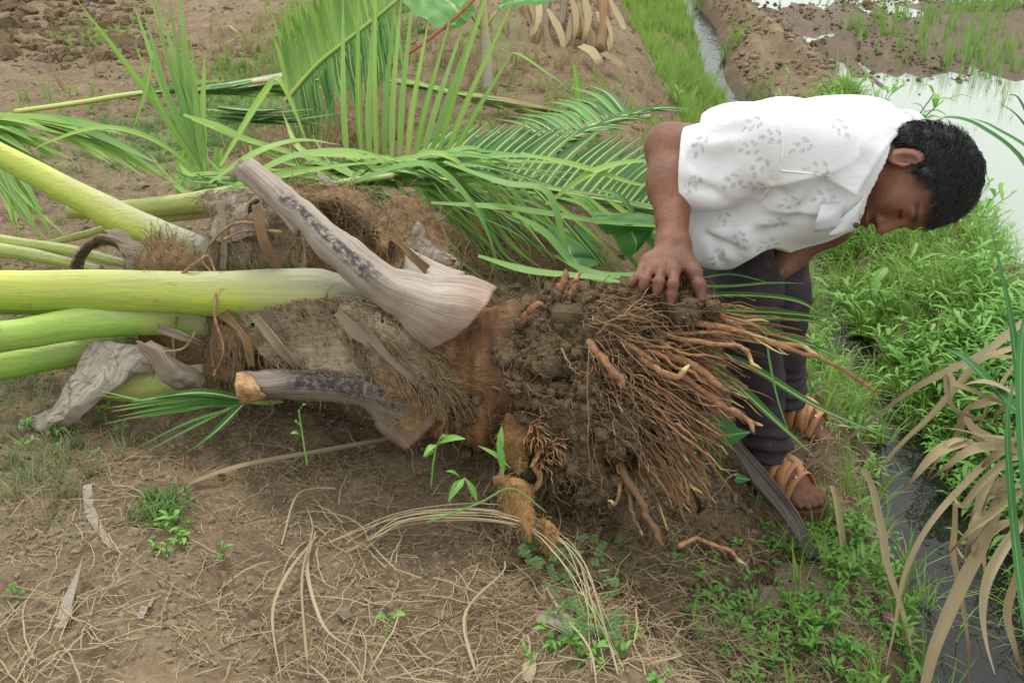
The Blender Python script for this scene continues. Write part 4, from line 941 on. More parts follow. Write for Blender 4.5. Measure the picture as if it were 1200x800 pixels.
fl = mb.build('front_flap', M_shirt, shirt); thick(fl, .003)
mb = MB(); loft(mb, [np.array([P(1014, 228, 1.898), P(1007, 246, 1.898), P(1004, 268, 1.910)]), np.array([P(1008, 236, 1.895), P(1000, 252, 1.896), P(998, 272, 1.908)]), np.array([P(984, 258, 1.908), P(978, 266, 1.910), P(970, 276, 1.888)])], 12, 8, .5, .001, 43)
thick(mb.build('placket', M_shirt, shirt), .003)
m, n_, b_ = new_mat('dark_button'); b_.inputs['Base Color'].default_value = (.02, .02, .03, 1); b_.inputs['Roughness'].default_value = .25
mb = MB(); c0 = P(1003, 264, 1.890); tube(mb, [c0, c0 + Bv * .003], [.0052, .0048], 14); mb.build('button', m, shirt)
m_s, n_, b_ = new_mat('stitching'); b_.inputs['Base Color'].default_value = (*srgb(232, 232, 235), 1); b_.inputs['Roughness'].default_value = .9; M_seam = m_s
for nm, pl in (('seam', [(915, 200), (935, 202), (958, 204), (978, 206)]), ('seam', [(915, 120), (916, 150), (917, 180), (912, 204), (900, 222), (888, 238)]), ('seam', [(800, 160), (802, 190), (805, 220), (812, 243)])):
    mb = MB(); S = spline(np.array([sf(a, b, .0012) for a, b in pl]), 30); tube(mb, S, .0020, 6); mb.build(nm, M_seam, shirt)

# --- trousers
tz = SDF()
tz.cone(RHIP, RKN, .090, .070, .03).cone(LHIP, LKN, .09, .070, .03).cone(RKN, RANK + (0, 0, .045), .068, .050, .03).cone(LKN, LANK + (0, 0, .05), .068, .050, .03).cone(RHIP, LHIP, .1, .1, .04)
tz.cone(RANK + (0, 0, .05), RANK + (0, 0, .012), .052, .054, .02).cone(LANK + (0, 0, .05), LANK + (0, 0, .015), .052, .054, .02)
def tpost(p, d):
    lo = sstep(-.05, -.25, p[:, 2])
    d = d - .006 * fbm(p * np.array([9, 9, 18]), 3, 150) - lo * .0065 * np.sin(p[:, 2] * 190 + 4 * vnoise(p * 9, 151) + 9 * p[:, 0]) * sstep(.2, .6, lo) - .004 * np.abs(vnoise(p * np.array([16, 16, 34]), 152))
    d = np.maximum(d, -(tz.raw(p) + .018))
    near = np.linalg.norm(p[:, :2] - RANK[:2], axis=1) < np.linalg.norm(p[:, :2] - LANK[:2], axis=1)
    return np.maximum(d, np.where(near, RANK[2], LANK[2]) + .004 - p[:, 2])
tz.post = tpost
V, Q = mesh_sdf(tz, .0045, .03)
m, n_, b_ = new_mat('dark_trouser_cloth'); g = G(n_); p_ = g.pos()
c = g.mix(g.rng(g.noise(10, 5, p_, .6), .3, .75), srgb(50, 42, 48), srgb(74, 64, 70)); c = g.mix(g.rng(g.noise(24, 5, p_, .7), .58, .75, 0, .6), c, srgb(108, 96, 90))
n_.links.new(c, b_.inputs['Base Color']); b_.inputs['Roughness'].default_value = .85; b_.inputs['Specular IOR Level'].default_value = .2; g.bump(g.noise(400, 2, p_), .3, .002, b_)
MB().add(V, Q).build('trousers', m, man)

# --- sandals
m, n_, b_ = new_mat('tan_leather'); g = G(n_); p_ = g.pos()
c = g.mix(g.rng(g.noise(20, 4, p_), .3, .7), srgb(204, 148, 102), srgb(180, 124, 82)); c = g.mix(g.rng(g.noise(60, 4, p_, .7), .55, .75, 0, .5), c, srgb(120, 84, 58))
n_.links.new(c, b_.inputs['Base Color']); b_.inputs['Roughness'].default_value = .55; g.bump(g.noise(200, 3, p_), .4, .002, b_); M_leather = m
m, n_, b_ = new_mat('sole_rubber'); b_.inputs['Base Color'].default_value = (*srgb(96, 66, 44), 1); b_.inputs['Roughness'].default_value = .8; M_sole = m
m, n_, b_ = new_mat('steel_stud'); b_.inputs['Base Color'].default_value = (.6, .6, .6, 1); b_.inputs['Metallic'].default_value = 1; b_.inputs['Roughness'].default_value = .3; M_stud = m
def sandal(F, sg, ank, label):
    q, f, up, side, L = F
    s = np.linspace(0, 1, 22); prof = np.interp(s, [0, .06, .25, .5, .72, .9, 1], [.018, .030, .034, .036, .048, .042, .014])
    ctr = np.interp(s, [0, .5, 1], [0, 0, -.006 * sg])
    V_ = []; 
    for k in range(22):
        for sx in (-1, 1):
            for z in (.004, -.018): V_.append(q(ctr[k] + sx * prof[k], s[k] * (L + .022) - .012, z))
    Q_ = []
    for k in range(21):
        a = 4 * k; b = a + 4
        Q_ += [(a, a + 2, b + 2, b), (a + 1, b + 1, b + 3, a + 3), (a, b, b + 1, a + 1), (a + 2, a + 3, b + 3, b + 2)]
    Q_ += [(0, 1, 3, 2), (84, 86, 87, 85)]
    root_s = MB().add(V_, Q_).build('sandal', M_sole, man, False); root_s['label'] = label
    bf = lambda p: body(p) - .0028
    def wrap(l0, l1, w_, hts=(.10,), n=20, a0=-1.45, a1=1.45, tilt=0.):
        c0 = []; 
        for i in range(n):
            a = a0 + (a1 - a0) * i / (n - 1); l = l0 + (l1 - l0) * i / (n - 1)
            base = q(0, l, .012); dr = side * math.sin(a) + up * math.cos(a)
            t = np.linspace(0, .10, 120); pts = base + t[:, None] * dr; d = bf(pts); out_ = np.nonzero(d < 0)[0]; tt = t[out_[-1]] if len(out_) else .03
            c0.append(base + (tt + .001) * dr)
        c0 = np.array(c0); c0[1:-1] = (c0[:-2] + 2 * c0[1:-1] + c0[2:]) / 4
        rows = [c0 + f * (-w_ / 2), c0 + up * .0015, c0 + f * (w_ / 2)]
        mb = MB(); S = np.stack(rows, 1); i = np.arange(n - 1)[:, None] * 3; j = np.arange(2)[None]
        mb.add(S.reshape(-1, 3), np.stack([i + j, i + j + 1, i + 3 + j + 1, i + 3 + j], -1).reshape(-1, 4))
        o = mb.build('strap', M_leather, root_s); thick(o, .002); return c0
    a = wrap(L * .72, L * .66, .020); b = wrap(L * .53, L * .58, .020); c_w = wrap(L * .40, L * .36, .022)
    d = wrap(.055, .10, .026, a0=-1.7, a1=1.7)
    for cc in (a[12], c_w[11]):
        mb = MB(); tube(mb, [cc + up * .001, cc + up * .004], [.0045, .003], 10); mb.build('stud', M_stud, root_s)
    mb = MB(); S = spline(np.array([a[10], b[9] + up * .002, c_w[9] + up * .002, d[9] + up * .001]), 20); ribbon(mb, S, .020, 0, up=up); thick(mb.build('strap', M_leather, root_s), .003)
    # heel counter
    pts = []; n = 18
    mb = MB(); rows = []
    for z in (.004, .030, .052):
        rows.append(np.array([q(math.sin(t) * (.036 - z * .05), .030 - math.cos(t) * .040, z) for t in np.linspace(-1.5, 1.5, n)]))
    S = np.stack(rows, 0); i = np.arange(2)[:, None] * n; j = np.arange(n - 1)[None]
    mb.add(S.reshape(-1, 3), np.stack([i + j, i + j + 1, i + n + j + 1, i + n + j], -1).reshape(-1, 4)); thick(mb.build('heel_strap', M_leather, root_s), .003)
sandal(F1, 1, RANK, 'right tan sandal, nearer the viewer'); sandal(F2, -1, LANK, 'left tan sandal, farther back')

# --- hair: a cap of solid hair with thousands of real strands on it
hr = SDF(); hr.ell(hp(0, -.010, .038), (.081, .093, .090), HM, .02).ell(hp(0, -.046, -.006), (.066, .050, .062), HM, .03)
for s in (-1, 1): hr.cone(hp(s * .066, .022, .03), hp(s * .071, .014, -.012), .016, .007, .01)
def hairmask(L):
    """positive where no hair grows"""
    r, f, u = L[:, 0], L[:, 1], L[:, 2]
    face = np.minimum(f - (.030 + .030 * sstep(.075, .03, np.abs(r)) - .012 * sstep(.05, .0, u)), .052 - u + .2 * np.maximum(f - .06, 0))
    face = np.where(u < -.022, np.maximum(face, .0 * u + np.minimum(f + .030, 1)), face)
    ear = .030 - np.linalg.norm((L - np.array([0, -.006, -.012])) * np.array([0, 1, .75]), axis=1)
    return np.maximum(face, ear)
def hpost(p, d):
    L = (p - HC) @ HM.T
    d = d - .0035 * fbm(np.stack([L[:, 0] * 45, L[:, 1] * 16, L[:, 2] * 40], -1), 3, 160)
    m_ = hairmask(L); nape = -.080 - L[:, 2]
    return np.maximum(np.maximum(d, m_ * .8), nape)
hr.post = hpost
V, Q = mesh_sdf(hr, .0034, .03)
m, n_, b_ = new_mat('black_hair'); g = G(n_); p_ = g.pos(); b_.inputs['Base Color'].default_value = (*srgb(34, 32, 34), 1); b_.inputs['Roughness'].default_value = .5; b_.inputs['Specular IOR Level'].default_value = .3
g.bump(g.noise(1, 4, g.pos((160, 160, 60))), .6, .004, b_)
hair = MB().add(V, Q).build('hair', m, man)
L = (V - HC) @ HM.T; ok = (hr.raw(V) > -.006); cand = V[ok]
mb = MB()
for k in range(6500):
    p = cand[rng.integers(0, len(cand))]; l = HM @ (p - HC); o = nrm(l - np.array([0, -.015, .02]))
    fl = nrm(np.array([.25 * l[0] / .08, .75, -.35 - .3 * (l[2] < .02)]) + rng.normal(0, .22, 3)); fl = fl - o * (fl @ o); fl = nrm(fl)
    if l[2] < .03 and l[1] < .02: fl = nrm(np.array([0, .25, -1.]) + rng.normal(0, .2, 3)); fl = nrm(fl - o * (fl @ o))
    Ln = rng.uniform(.012, .030) * (1 if l[2] > .02 else .5); s = np.linspace(0, 1, 5)[:, None]
    S = p + (((-.002 + .0075 * np.sin(s * 2.2) * rng.uniform(.3, 1.1)) * o + fl * Ln * s) @ HM)
    tube(mb, S, np.array([.0006, .00055, .0005, .0004, .00015]) * rng.uniform(.8, 1.3), 3, rnd=rng.random(), cap=False)
m, n_, b_ = new_mat('hair_strand'); b_.inputs['Base Color'].default_value = (*srgb(44, 40, 42), 1); b_.inputs['Roughness'].default_value = .45; b_.inputs['Specular IOR Level'].default_value = .35
mb.build('hair_strands', m, hair, kind='stuff')
# ================================================================== palm fronds and other plants round the palm
def blade(parent, ctrl, w, mat, n=14, fold=.3, name='leaflet', up=(0, -.3, 1), base=.45, peak=.3, tip=.03, wob_=.0, rnd=None, twist=0., seg=1):
    pts = PL(ctrl) if not isinstance(ctrl, np.ndarray) else ctrl
    S = spline(pts, n)
    mb = MB(); ribbon(mb, S, w * wprof(n, base, peak, tip), fold, up, random.random() if rnd is None else rnd, twist, seg)
    return mb.build(name, mat, parent)
def rach(parent, ctrl, r0, r1, mat, k=8, n=26, name='leaf_stalk', flat=.7):
    mb = MB(); tube(mb, spline(PL(ctrl), n), np.linspace(r0, r1, n), k, .5, flat); return mb.build(name, mat, parent)
def along(ctrl, f):
    c = np.array(ctrl, float); return spline(c, 101)[int(round(f * 100))]
ru = random.uniform
# A: the open frond lying behind, its pale leaflet ribs fanned towards the far side
fA = empty('palm_frond', 'green frond lying with pale-ribbed leaflets fanned out beside the man\'s arm', 'palm frond', 'cut fronds on the ground')
cA = [(440, 200, 2.80), (520, 212, 2.74), (600, 223, 2.68), (700, 239, 2.62), (775, 249, 2.58), (860, 262, 2.50)]
rach(fA, cA, .013, .007, M_pet2)
for i in range(44):
    f = .10 + .86 * i / 43; b = along(cA, f); L = 62 + 42 * math.sin(math.pi * min(1, f * 1.1)) ; a = R(52 - 14 * f + ru(-2.5, 2.5))
    tip = (b[0] + L * 1.1 * math.cos(a), b[1] - L * math.sin(a), b[2] + .34)
    mid = ((b[0] + tip[0]) / 2 - 3, (b[1] + tip[1]) / 2 - 4, b[2] + .15)
    blade(fA, [tuple(b), mid, tip], .027, M_leafd, 10, .55, up=(0.3, -.6, .8), base=.7)
for i in range(26):
    f = .02 + .9 * i / 25; b = along(cA, f)
    L = ru(110, 170); dy = ru(8, 34)
    blade(fA, [tuple(b), (b[0] + L * .45, b[1] + dy * .35 - 2, b[2] - .04), (b[0] + L, b[1] + dy, b[2] - .12)], ru(.024, .034), random.choice([M_leafd, M_leaf, M_leaf]), 12, .35)
# B: grey-green frond behind A
fB = empty('palm_frond', 'wilting grey-green frond with a yellow rib end, behind the pale-ribbed frond', 'palm frond', 'cut fronds on the ground')
cB = [(520, 232, 3.0), (580, 205, 3.02), (650, 170, 3.1), (712, 143, 3.25), (760, 137, 3.35)]
rach(fB, cB, .013, .012, M_pet3)
for i in range(34):
    f = .05 + .85 * i / 33; b = along(cB, f); L = ru(50, 78); a = R(150 - 18 * f + ru(-6, 6))
    blade(fB, [tuple(b), (b[0] + L * .5 * math.cos(a), b[1] - L * .42 * math.sin(a) - 4, b[2] + .12), (b[0] + L * math.cos(a) * 1.1, b[1] - L * math.sin(a) * .7, b[2] + .2)], .026, random.choice([M_leafd, M_leaf]), 10, .4)
    a = R(20 + ru(-10, 10)); L = ru(45, 90)
    blade(fB, [tuple(b), (b[0] + L * .5 * math.cos(a), b[1] - L * .35 * math.sin(a), b[2] + .0), (b[0] + L * math.cos(a), b[1] - L * .3 * math.sin(a), b[2] + .05)], .024, M_leafd, 10, .4)
# C: tall leaflets standing nearly upright
fC = empty('palm_frond', 'frond with a row of tall narrow leaflets standing upright behind the trunk', 'palm frond', 'cut fronds on the ground')
cC = [(390, 200, 2.72), (450, 196, 2.74), (500, 192, 2.78), (560, 188, 2.82)]
rach(fC, cC, .012, .009, M_pet2)
ups = [(402, 0), (420, -20), (437, 20), (441, -40), (462, 10), (470, 0), (486, -20), (502, 25), (527, 25), (543, 30), (560, 20), (588, -60), (604, -5), (600, 62)]
for i, (tx, ty) in enumerate(ups):
    b = along(cC, i / 14 * .98); b[0] = 425 + (i - 1) * 8.6 if i else 408
    blade(fC, [tuple(b), (b[0] * .6 + tx * .4 - 3, b[1] * .6 + ty * .4, b[2] - .04), (tx, ty, b[2] - .02)], .016, random.choice([M_leafp, M_leafp, M_leaf2]), 16, .4, up=(0, -1, .2), tip=.25)
blade(fC, [(600, 62, 2.8), (612, 66, 2.8), (640, 85, 2.8), (662, 100, 2.8)], .012, M_leaf2, 8, .3, tip=.1)
# D: upright spear of young blades on the left
fD = empty('palm_shoot', 'upright spray of young pale-green blades left of the torn leaf base', 'young frond')
rach(fD, [(240, 220, 2.60), (240, 190, 2.58), (236, 150, 2.58)], .014, .006, M_pet2, name='stem')
for (tx, ty, mx_, my) in [(90, 0, 160, 90), (155, 0, 195, 110), (172, -20, 206, 100), (180, -10, 215, 100), (195, -20, 218, 110), (205, -40, 224, 100), (158, 50, 190, 130), (210, 30, 222, 120), (198, 60, 218, 130), (212, 88, 228, 140), (224, 50, 232, 130), (226, 95, 233, 150), (240, 60, 238, 140), (168, 10, 200, 120), (186, 30, 212, 120)]:
    blade(fD, [(242 + ru(-3, 3), 205, 2.58), (mx_, my, 2.56), (tx, ty, 2.54)], ru(.013, .020), random.choice([M_leaf2, M_leafp]), 14, .45, up=(0, -1, .2), tip=.12)
blade(fD, [(235, 203, 2.57), (180, 165, 2.5), (120, 150, 2.45), (62, 165, 2.42), (35, 178, 2.42)], .022, M_leaf2, 18, .3)
for q in ((168, 70, 158, 130), (152, 158, 160, 120)): pass
blade(fD, [(178, 70, 2.55), (170, 110, 2.54), (154, 158, 2.54)], .012, M_leaf2, 8, .3)
for i in range(14):
    x0 = ru(215, 262); blade(fD, [(x0, 170 + ru(0, 20), 2.62), (x0 - ru(-8, 10), 200, 2.6), (x0 - ru(-10, 22), 232, 2.55)], .016, random.choice([M_leaf2, M_leafp]), 9, .4, up=(0, -1, .2))
# E: mass of long blades sweeping over the trunk to the right
fE = empty('palm_frond', 'frond whose long loose blades droop over the fibre cloth and the ground behind the trunk', 'palm frond', 'cut fronds on the ground')
cE = [(250, 236, 2.5), (330, 226, 2.45), (400, 214, 2.42), (460, 206, 2.42)]
rach(fE, cE, .016, .010, M_pet2)
for i in range(110):
    f = ru(.1, 1); b = along(cE, f); kind = random.random()
    if kind < .42:   # long and low to the right
        x1 = b[0] + ru(90, 180); y1 = b[1] - ru(0, 38); x2 = x1 + ru(60, 160); y2 = y1 + ru(-12, 60)
    elif kind < .85:  # hooking down behind the fibre cloth
        x1 = b[0] + ru(50, 130); y1 = b[1] - ru(-14, 26); x2 = x1 + ru(30, 120); y2 = y1 + ru(70, 110)
    else: x1 = b[0] - ru(30, 110); y1 = b[1] - ru(-10, 30); x2 = x1 - ru(10, 60); y2 = y1 + ru(-50, 10)
    blade(fE, [tuple(b), ((b[0] + x1) / 2, (b[1] + y1) / 2 - ru(4, 12), b[2] + .04), (x1, y1, b[2] + ru(0, .12)), (x2, y2, b[2] + ru(.0, .22))], ru(.016, .027), random.choice([M_leafp, M_leafp, M_leaf2, M_leaf, M_leafd]), 18, .3)
for i in range(26):
    x0 = 440 + i * 11 + ru(-6, 6); y0 = ru(205, 235); t = ru(2.42, 2.6)
    blade(fE, [(x0, y0, t), (x0 + ru(25, 45), y0 + ru(10, 30), t), (x0 + ru(70, 110), y0 + ru(60, 100), t + .02), (x0 + ru(90, 150), y0 + ru(90, 120), t + .05)], ru(.010, .02), random.choice([M_leaf, M_leafd, M_leaf2]), 16, .3)
for c in ([(505, 238, 2.35), (600, 245, 2.35), (720, 262, 2.4), (840, 268, 2.4)], [(520, 190, 2.4), (590, 215, 2.35), (640, 225, 2.33), (660, 280, 2.33), (672, 322, 2.33)], [(395, 222, 2.3), (470, 195, 2.3), (515, 200, 2.3), (560, 250, 2.3), (585, 310, 2.32)],
          [(640, 240, 2.4), (700, 200, 2.4), (760, 190, 2.5), (800, 210, 2.5)], [(610, 180, 2.4), (680, 196, 2.4), (740, 215, 2.42), (770, 218, 2.45)], [(265, 225, 2.3), (340, 185, 2.35), (420, 178, 2.4), (480, 200, 2.45)],
          [(255, 232, 2.3), (300, 215, 2.3), (390, 196, 2.3), (450, 190, 2.35)], [(245, 215, 2.4), (300, 180, 2.4), (350, 165, 2.45), (400, 170, 2.5)], [(258, 195, 2.45), (310, 110, 2.5), (330, 98, 2.5), (365, 180, 2.5)], [(215, 135, 2.5), (262, 152, 2.5), (330, 185, 2.5), (420, 212, 2.5)],
          [(225, 140, 2.48), (290, 165, 2.5), (380, 190, 2.5), (440, 205, 2.5)], [(600, 250, 2.3), (640, 275, 2.3), (690, 325, 2.3), (760, 330, 2.3)], [(650, 300, 2.3), (700, 322, 2.28), (760, 322, 2.25), (820, 318, 2.3)], [(560, 300, 2.3), (620, 318, 2.28), (700, 326, 2.25), (750, 336, 2.2)]):
    blade(fE, c, .022, random.choice([M_leafp, M_leaf2, M_leafp]), 24, .3)
# F: large frond in the upper centre, seen from behind, leaflets hanging like a curtain
fF = empty('palm_frond', 'large bright frond at the top, its leaflets hanging like a curtain', 'palm frond', 'cut fronds on the ground')
cF = [(335, 118, 3.5), (370, 78, 3.45), (410, 45, 3.4), (460, 5, 3.35), (520, -50, 3.3)]
rach(fF, cF, .012, .008, M_pet2)
for i in range(40):
    f = .03 + .72 * i / 39; b = along(cF, f)
    blade(fF, [tuple(b), (b[0] - 8 - ru(0, 4), b[1] - 50, b[2] - .02), (b[0] - 14 + ru(-14, 6), b[1] - 88 - 25 * f + ru(-16, 16), b[2] - .1)], ru(.014, .022), random.choice([M_leafp, M_leaf2, M_leafp]), 10, .3, up=(0, -1, .1))
    blade(fF, [tuple(b), (b[0] + 9 + ru(-5, 5), b[1] + 40, b[2] + .02), (b[0] + 14 + ru(-8, 8), b[1] + 78 + 18 * f + ru(-18, 18), b[2] + .05)], ru(.014, .022), random.choice([M_leaf, M_leaf, M_leafd]), 10, .3, up=(0, -1, .1))
# G: cut rib with a bundle of folded leaflets
fG = empty('palm_frond', 'cut yellow-white midrib ending in a folded bundle of leaflets, across the path', 'palm frond', 'cut fronds on the ground')
cG = [(18, 131, 3.75), (90, 121, 3.72), (160, 110, 3.7), (240, 104, 3.7), (345, 86, 3.75)]
rach(fG, cG, .013, .014, M_pet3)
rach(fG, [(296, 96, 3.66), (322, 92, 3.66), (347, 84, 3.68)], .012, .014, mat_petiole('orange_white_rib', srgb(226, 214, 180), srgb(200, 150, 90), srgb(230, 220, 190), srgb(214, 170, 110), .3, .9), name='broken_rib')
for i in range(40):
    f = .42 + .5 * i / 39; b = along(cG, f); L = ru(70, 120); dy = (i / 39) ** 1.5 * 36 * ru(.1, 1.2) - 4
    blade(fG, [tuple(b), (b[0] + L * .5, b[1] + dy * .6 - 3, b[2] - .02), (b[0] + L, b[1] - 14 + dy * 1.1, b[2] + .02)], .028, random.choice([M_leaf, M_leaf2, M_leafd]), 10, .35)
for i in range(16):
    x0 = ru(235, 300); y0 = ru(125, 140); blade(fG, [(x0, y0, 3.4), (x0 + 40, y0 + 4, 3.38), (x0 + ru(60, 110), y0 + ru(-10, 14), 3.36)], .028, M_leafd, 9, .35)
# H: green curtain entering on the left edge
fH = empty('palm_frond', 'frond end reaching in from the left edge above the yellow stalk', 'palm frond', 'cut fronds on the ground')
cH = [(-140, 150, 2.6), (-60, 140, 2.6), (0, 135, 2.6), (30, 138, 2.6)]
rach(fH, cH, .012, .006, M_pet2)
for i in range(30):
    b = along(cH, ru(.2, 1)); L = ru(70, 190); a = ru(.12, .62)
    blade(fH, [tuple(b), (b[0] + L * .5, b[1] + L * a * .35, b[2] - .04), (b[0] + L, b[1] + L * a, b[2] - .1)], ru(.02, .034), random.choice([M_leafp, M_leafp, M_leaf2]), 12, .35)
for i in range(12):
    x0 = ru(-30, 10); blade(fH, [(x0, 185 + ru(0, 10), 2.7), (x0 + ru(20, 30), 225 + ru(0, 15), 2.65), (x0 + ru(30, 90), 265 + ru(0, 25), 2.6)], .014, random.choice([M_leafp, M_leaf2, M_leafp]), 10, .3)
# I: blades crossing in front of the man's legs, coming out from behind the root ball
fI = empty('palm_frond', 'dark green frond blades crossing in front of the trouser legs', 'palm frond', 'cut fronds on the ground')
rach(fI, [(700, 350, 2.22), (760, 370, 2.2), (820, 392, 2.15)], .008, .005, M_pet2)
for c, w_ in (([(740, 330, 2.2), (840, 336, 2.12), (900, 332, 2.05), (944, 332, 2.0)], .010), ([(760, 350, 2.2), (860, 346, 2.1), (930, 352, 2.0), (965, 370, 1.98)], .020), ([(780, 362, 2.2), (860, 364, 2.1), (930, 368, 2.05), (1005, 378, 2.0)], .020),
              ([(780, 372, 2.2), (850, 374, 2.1), (930, 374, 2.05), (985, 382, 2.0)], .024), ([(790, 385, 2.2), (870, 384, 2.08), (940, 402, 2.0), (1000, 426, 1.95)], .028), ([(800, 395, 2.2), (880, 398, 2.08), (940, 402, 2.0), (990, 418, 1.97)], .020),
              ([(830, 410, 2.15), (880, 430, 2.05), (960, 478, 2.0), (1060, 520, 2.0)], .020), ([(820, 415, 2.15), (862, 450, 2.06), (900, 485, 2.0), (955, 535, 1.96)], .024), ([(895, 372, 2.0), (903, 430, 2.0), (915, 480, 2.0), (935, 530, 2.0)], .005), ([(820, 326, 2.2), (860, 322, 2.15), (910, 334, 2.1)], .008)):
    blade(fI, c, w_, M_leafd if w_ > .01 else M_leaf, 18, .3)
# J: blades poking out under the lower leaf base
fJ = empty('palm_frond', 'green blades poking out from under the lower broken leaf base onto the soil', 'palm frond', 'cut fronds on the ground')
rach(fJ, [(290, 470, 2.02), (310, 472, 2.05), (330, 470, 2.08)], .007, .005, M_pet2)
for x2, y2, ym, w_ in ((155, 470, 462, .018), (105, 455, 474, .008), (130, 482, 470, .018), (140, 492, 480, .012), (120, 497, 480, .010), (150, 530, 495, .007), (162, 534, 500, .007), (214, 534, 505, .014), (125, 478, 468, .010), (100, 462, 470, .005), (180, 466, 460, .016), (138, 488, 474, .012)):
    blade(fJ, [(292, 468 + ru(-4, 6), 2.0), ((292 + x2) / 2, ym, 1.98), (x2, y2, 1.97 if y2 < 500 else 2.0)], w_ * 1.15, M_leafd if w_ > .012 else M_leaf, 14, .3)
# K: two withered fronds on the ground behind
fK = empty('palm_frond', 'flat olive-green withered leaflets lying at the foot of the far soil bank', 'palm frond', 'cut fronds on the ground')
rach(fK, [(455, 95, 3.9), (560, 118, 3.85), (660, 132, 3.8)], .008, .006, M_dry)
for i in range(26):
    x0 = 450 + i * 8; y0 = 92 + i * 1.6 + ru(-3, 8); blade(fK, [(x0, y0, 3.82), (x0 + 40, y0 + 8, 3.8), (x0 + ru(60, 95), y0 + ru(10, 24), 3.78)], .028, random.choice([M_leaf2, M_leafd, M_dry]), 8, .3)
# fallen broad leaf between the fronds and the arm
m_broad = leaf_mat('broad_leaf', srgb(74, 140, 66), srgb(120, 176, 90), mid=srgb(170, 205, 130), trans=.4, streak=26, midw=.03)
bl = empty('banana_leaf', 'broad green leaf folded over between the fronds and the man\'s forearm', 'leaf')
mb = MB(); loft(mb, [[(690, 246, 2.46), (700, 262, 2.42), (712, 276, 2.44)], [(725, 248, 2.46), (732, 262, 2.40), (740, 272, 2.43)], [(765, 252, 2.46), (766, 262, 2.42), (768, 268, 2.44)]], 16, 14, .6, .004, 50); mb.build('leaf_blade', m_broad, bl)
mb = MB(); loft(mb, [[(722, 270, 2.45), (738, 268, 2.43), (768, 266, 2.45)], [(728, 290, 2.44), (745, 284, 2.42), (762, 276, 2.44)], [(738, 300, 2.44), (744, 297, 2.43), (752, 290, 2.44)]], 14, 12, .1, .003, 51); mb.build('leaf_blade', m_broad, bl)
mb = MB(); loft(mb, [[(640, 262, 2.6), (660, 268, 2.58), (690, 266, 2.6)], [(650, 290, 2.55), (668, 296, 2.52), (700, 292, 2.55)], [(670, 312, 2.5), (684, 318, 2.48), (700, 310, 2.5)]], 14, 12, .0, .004, 52); mb.build('leaf_blade', m_broad, bl)
# small banana plant at the top
bp = empty('banana_plant', 'young banana plant with broad light-green leaves at the top of the picture', 'banana plant')
gb = ground_at(572, 106)
tB = gb[1] * CT + (CAMZ - gb[2]) * ST
m_stem = mat_petiole('banana_stem', srgb(196, 184, 136), srgb(150, 140, 96), srgb(130, 110, 84), srgb(150, 170, 100), .7, 1.)
rach(bp, [(566, -40, tB - .1), (567, 20, tB - .03), (570, 60, tB), (572, 108, tB)], .012, .024, m_stem, name='stem', flat=1)
for rows, sd_ in (([[(455, -20, tB), (470, -40, tB + .1), (500, -60, tB + .1)], [(480, 10, tB - .1), (510, -10, tB), (545, -30, tB)], [(515, 34, tB - .15), (535, 15, tB - .1), (552, -5, tB - .05)], [(535, 32, tB - .12), (548, 26, tB - .1), (556, 14, tB - .08)]], 53),
                  ([[(583, 12, tB - .05), (586, 8, tB - .04), (588, 2, tB)], [(610, 8, tB - .05), (612, -4, tB - .02), (610, -22, tB)], [(650, 2, tB - .02), (655, -12, tB), (650, -32, tB + .05)]], 54)):
    mb = MB(); loft(mb, rows, 18, 16, .9, .012, sd_); mb.build('leaf', m_broad, bp)
for c in ([(566, 36, tB), (555, 22, tB - .05), (548, 10, tB - .08)], [(568, 40, tB), (576, 22, tB - .03), (590, 6, tB - .04)]): rach(bp, c, .010, .006, M_pet2, name='leaf_stalk')
# dead stump with hanging straps
dsb = empty('dead_plant_stump', 'dead brown stump with dry straps and strips hanging round it at the top', 'stump')
for c, r0, r1 in (([(640, -30, 5.0), (636, 30, 4.75), (640, 52, 4.7)], .035, .03), ([(662, -30, 4.9), (660, 20, 4.75), (650, 46, 4.7)], .018, .014), ([(700, -40, 4.9), (708, 20, 4.7), (703, 58, 4.55)], .03, .024), ([(690, -30, 5), (686, 20, 4.8), (676, 48, 4.7)], .022, .018), ([(615, -20, 5), (620, 20, 4.9), (626, 50, 4.8)], .03, .03)):
    rach(dsb, c, r0, r1, random.choice([M_greyd, M_sheathb]), name='stalk', flat=1)
for i in range(16):
    x0 = ru(610, 715); y0 = ru(-10, 30); x1 = x0 + ru(-22, 26); blade(dsb, [(x0, y0, 4.7), ((x0 + x1) / 2 + 6, y0 + 30, 4.6), (x1, y0 + ru(40, 66), 4.55)], ru(.02, .045), M_dry, 8, .3, name='dry_leaf')
for c, w_ in (([(680, 54, 4.4), (694, 62, 4.35), (706, 80, 4.3)], .05), ([(706, 62, 4.4), (722, 72, 4.35), (738, 86, 4.3)], .04)):
    blade(dsb, c, w_, M_dry, 8, .2, name='dry_leaf', base=.8, tip=.5)
rd = mat_root('red_rib', srgb(160, 92, 66), srgb(176, 110, 80), srgb(160, 92, 66))
rach(fK, [(445, 84, 3.9), (500, 48, 3.95), (545, 10, 4.0), (570, -20, 4.05)], .010, .008, rd, name='reddish_rib')

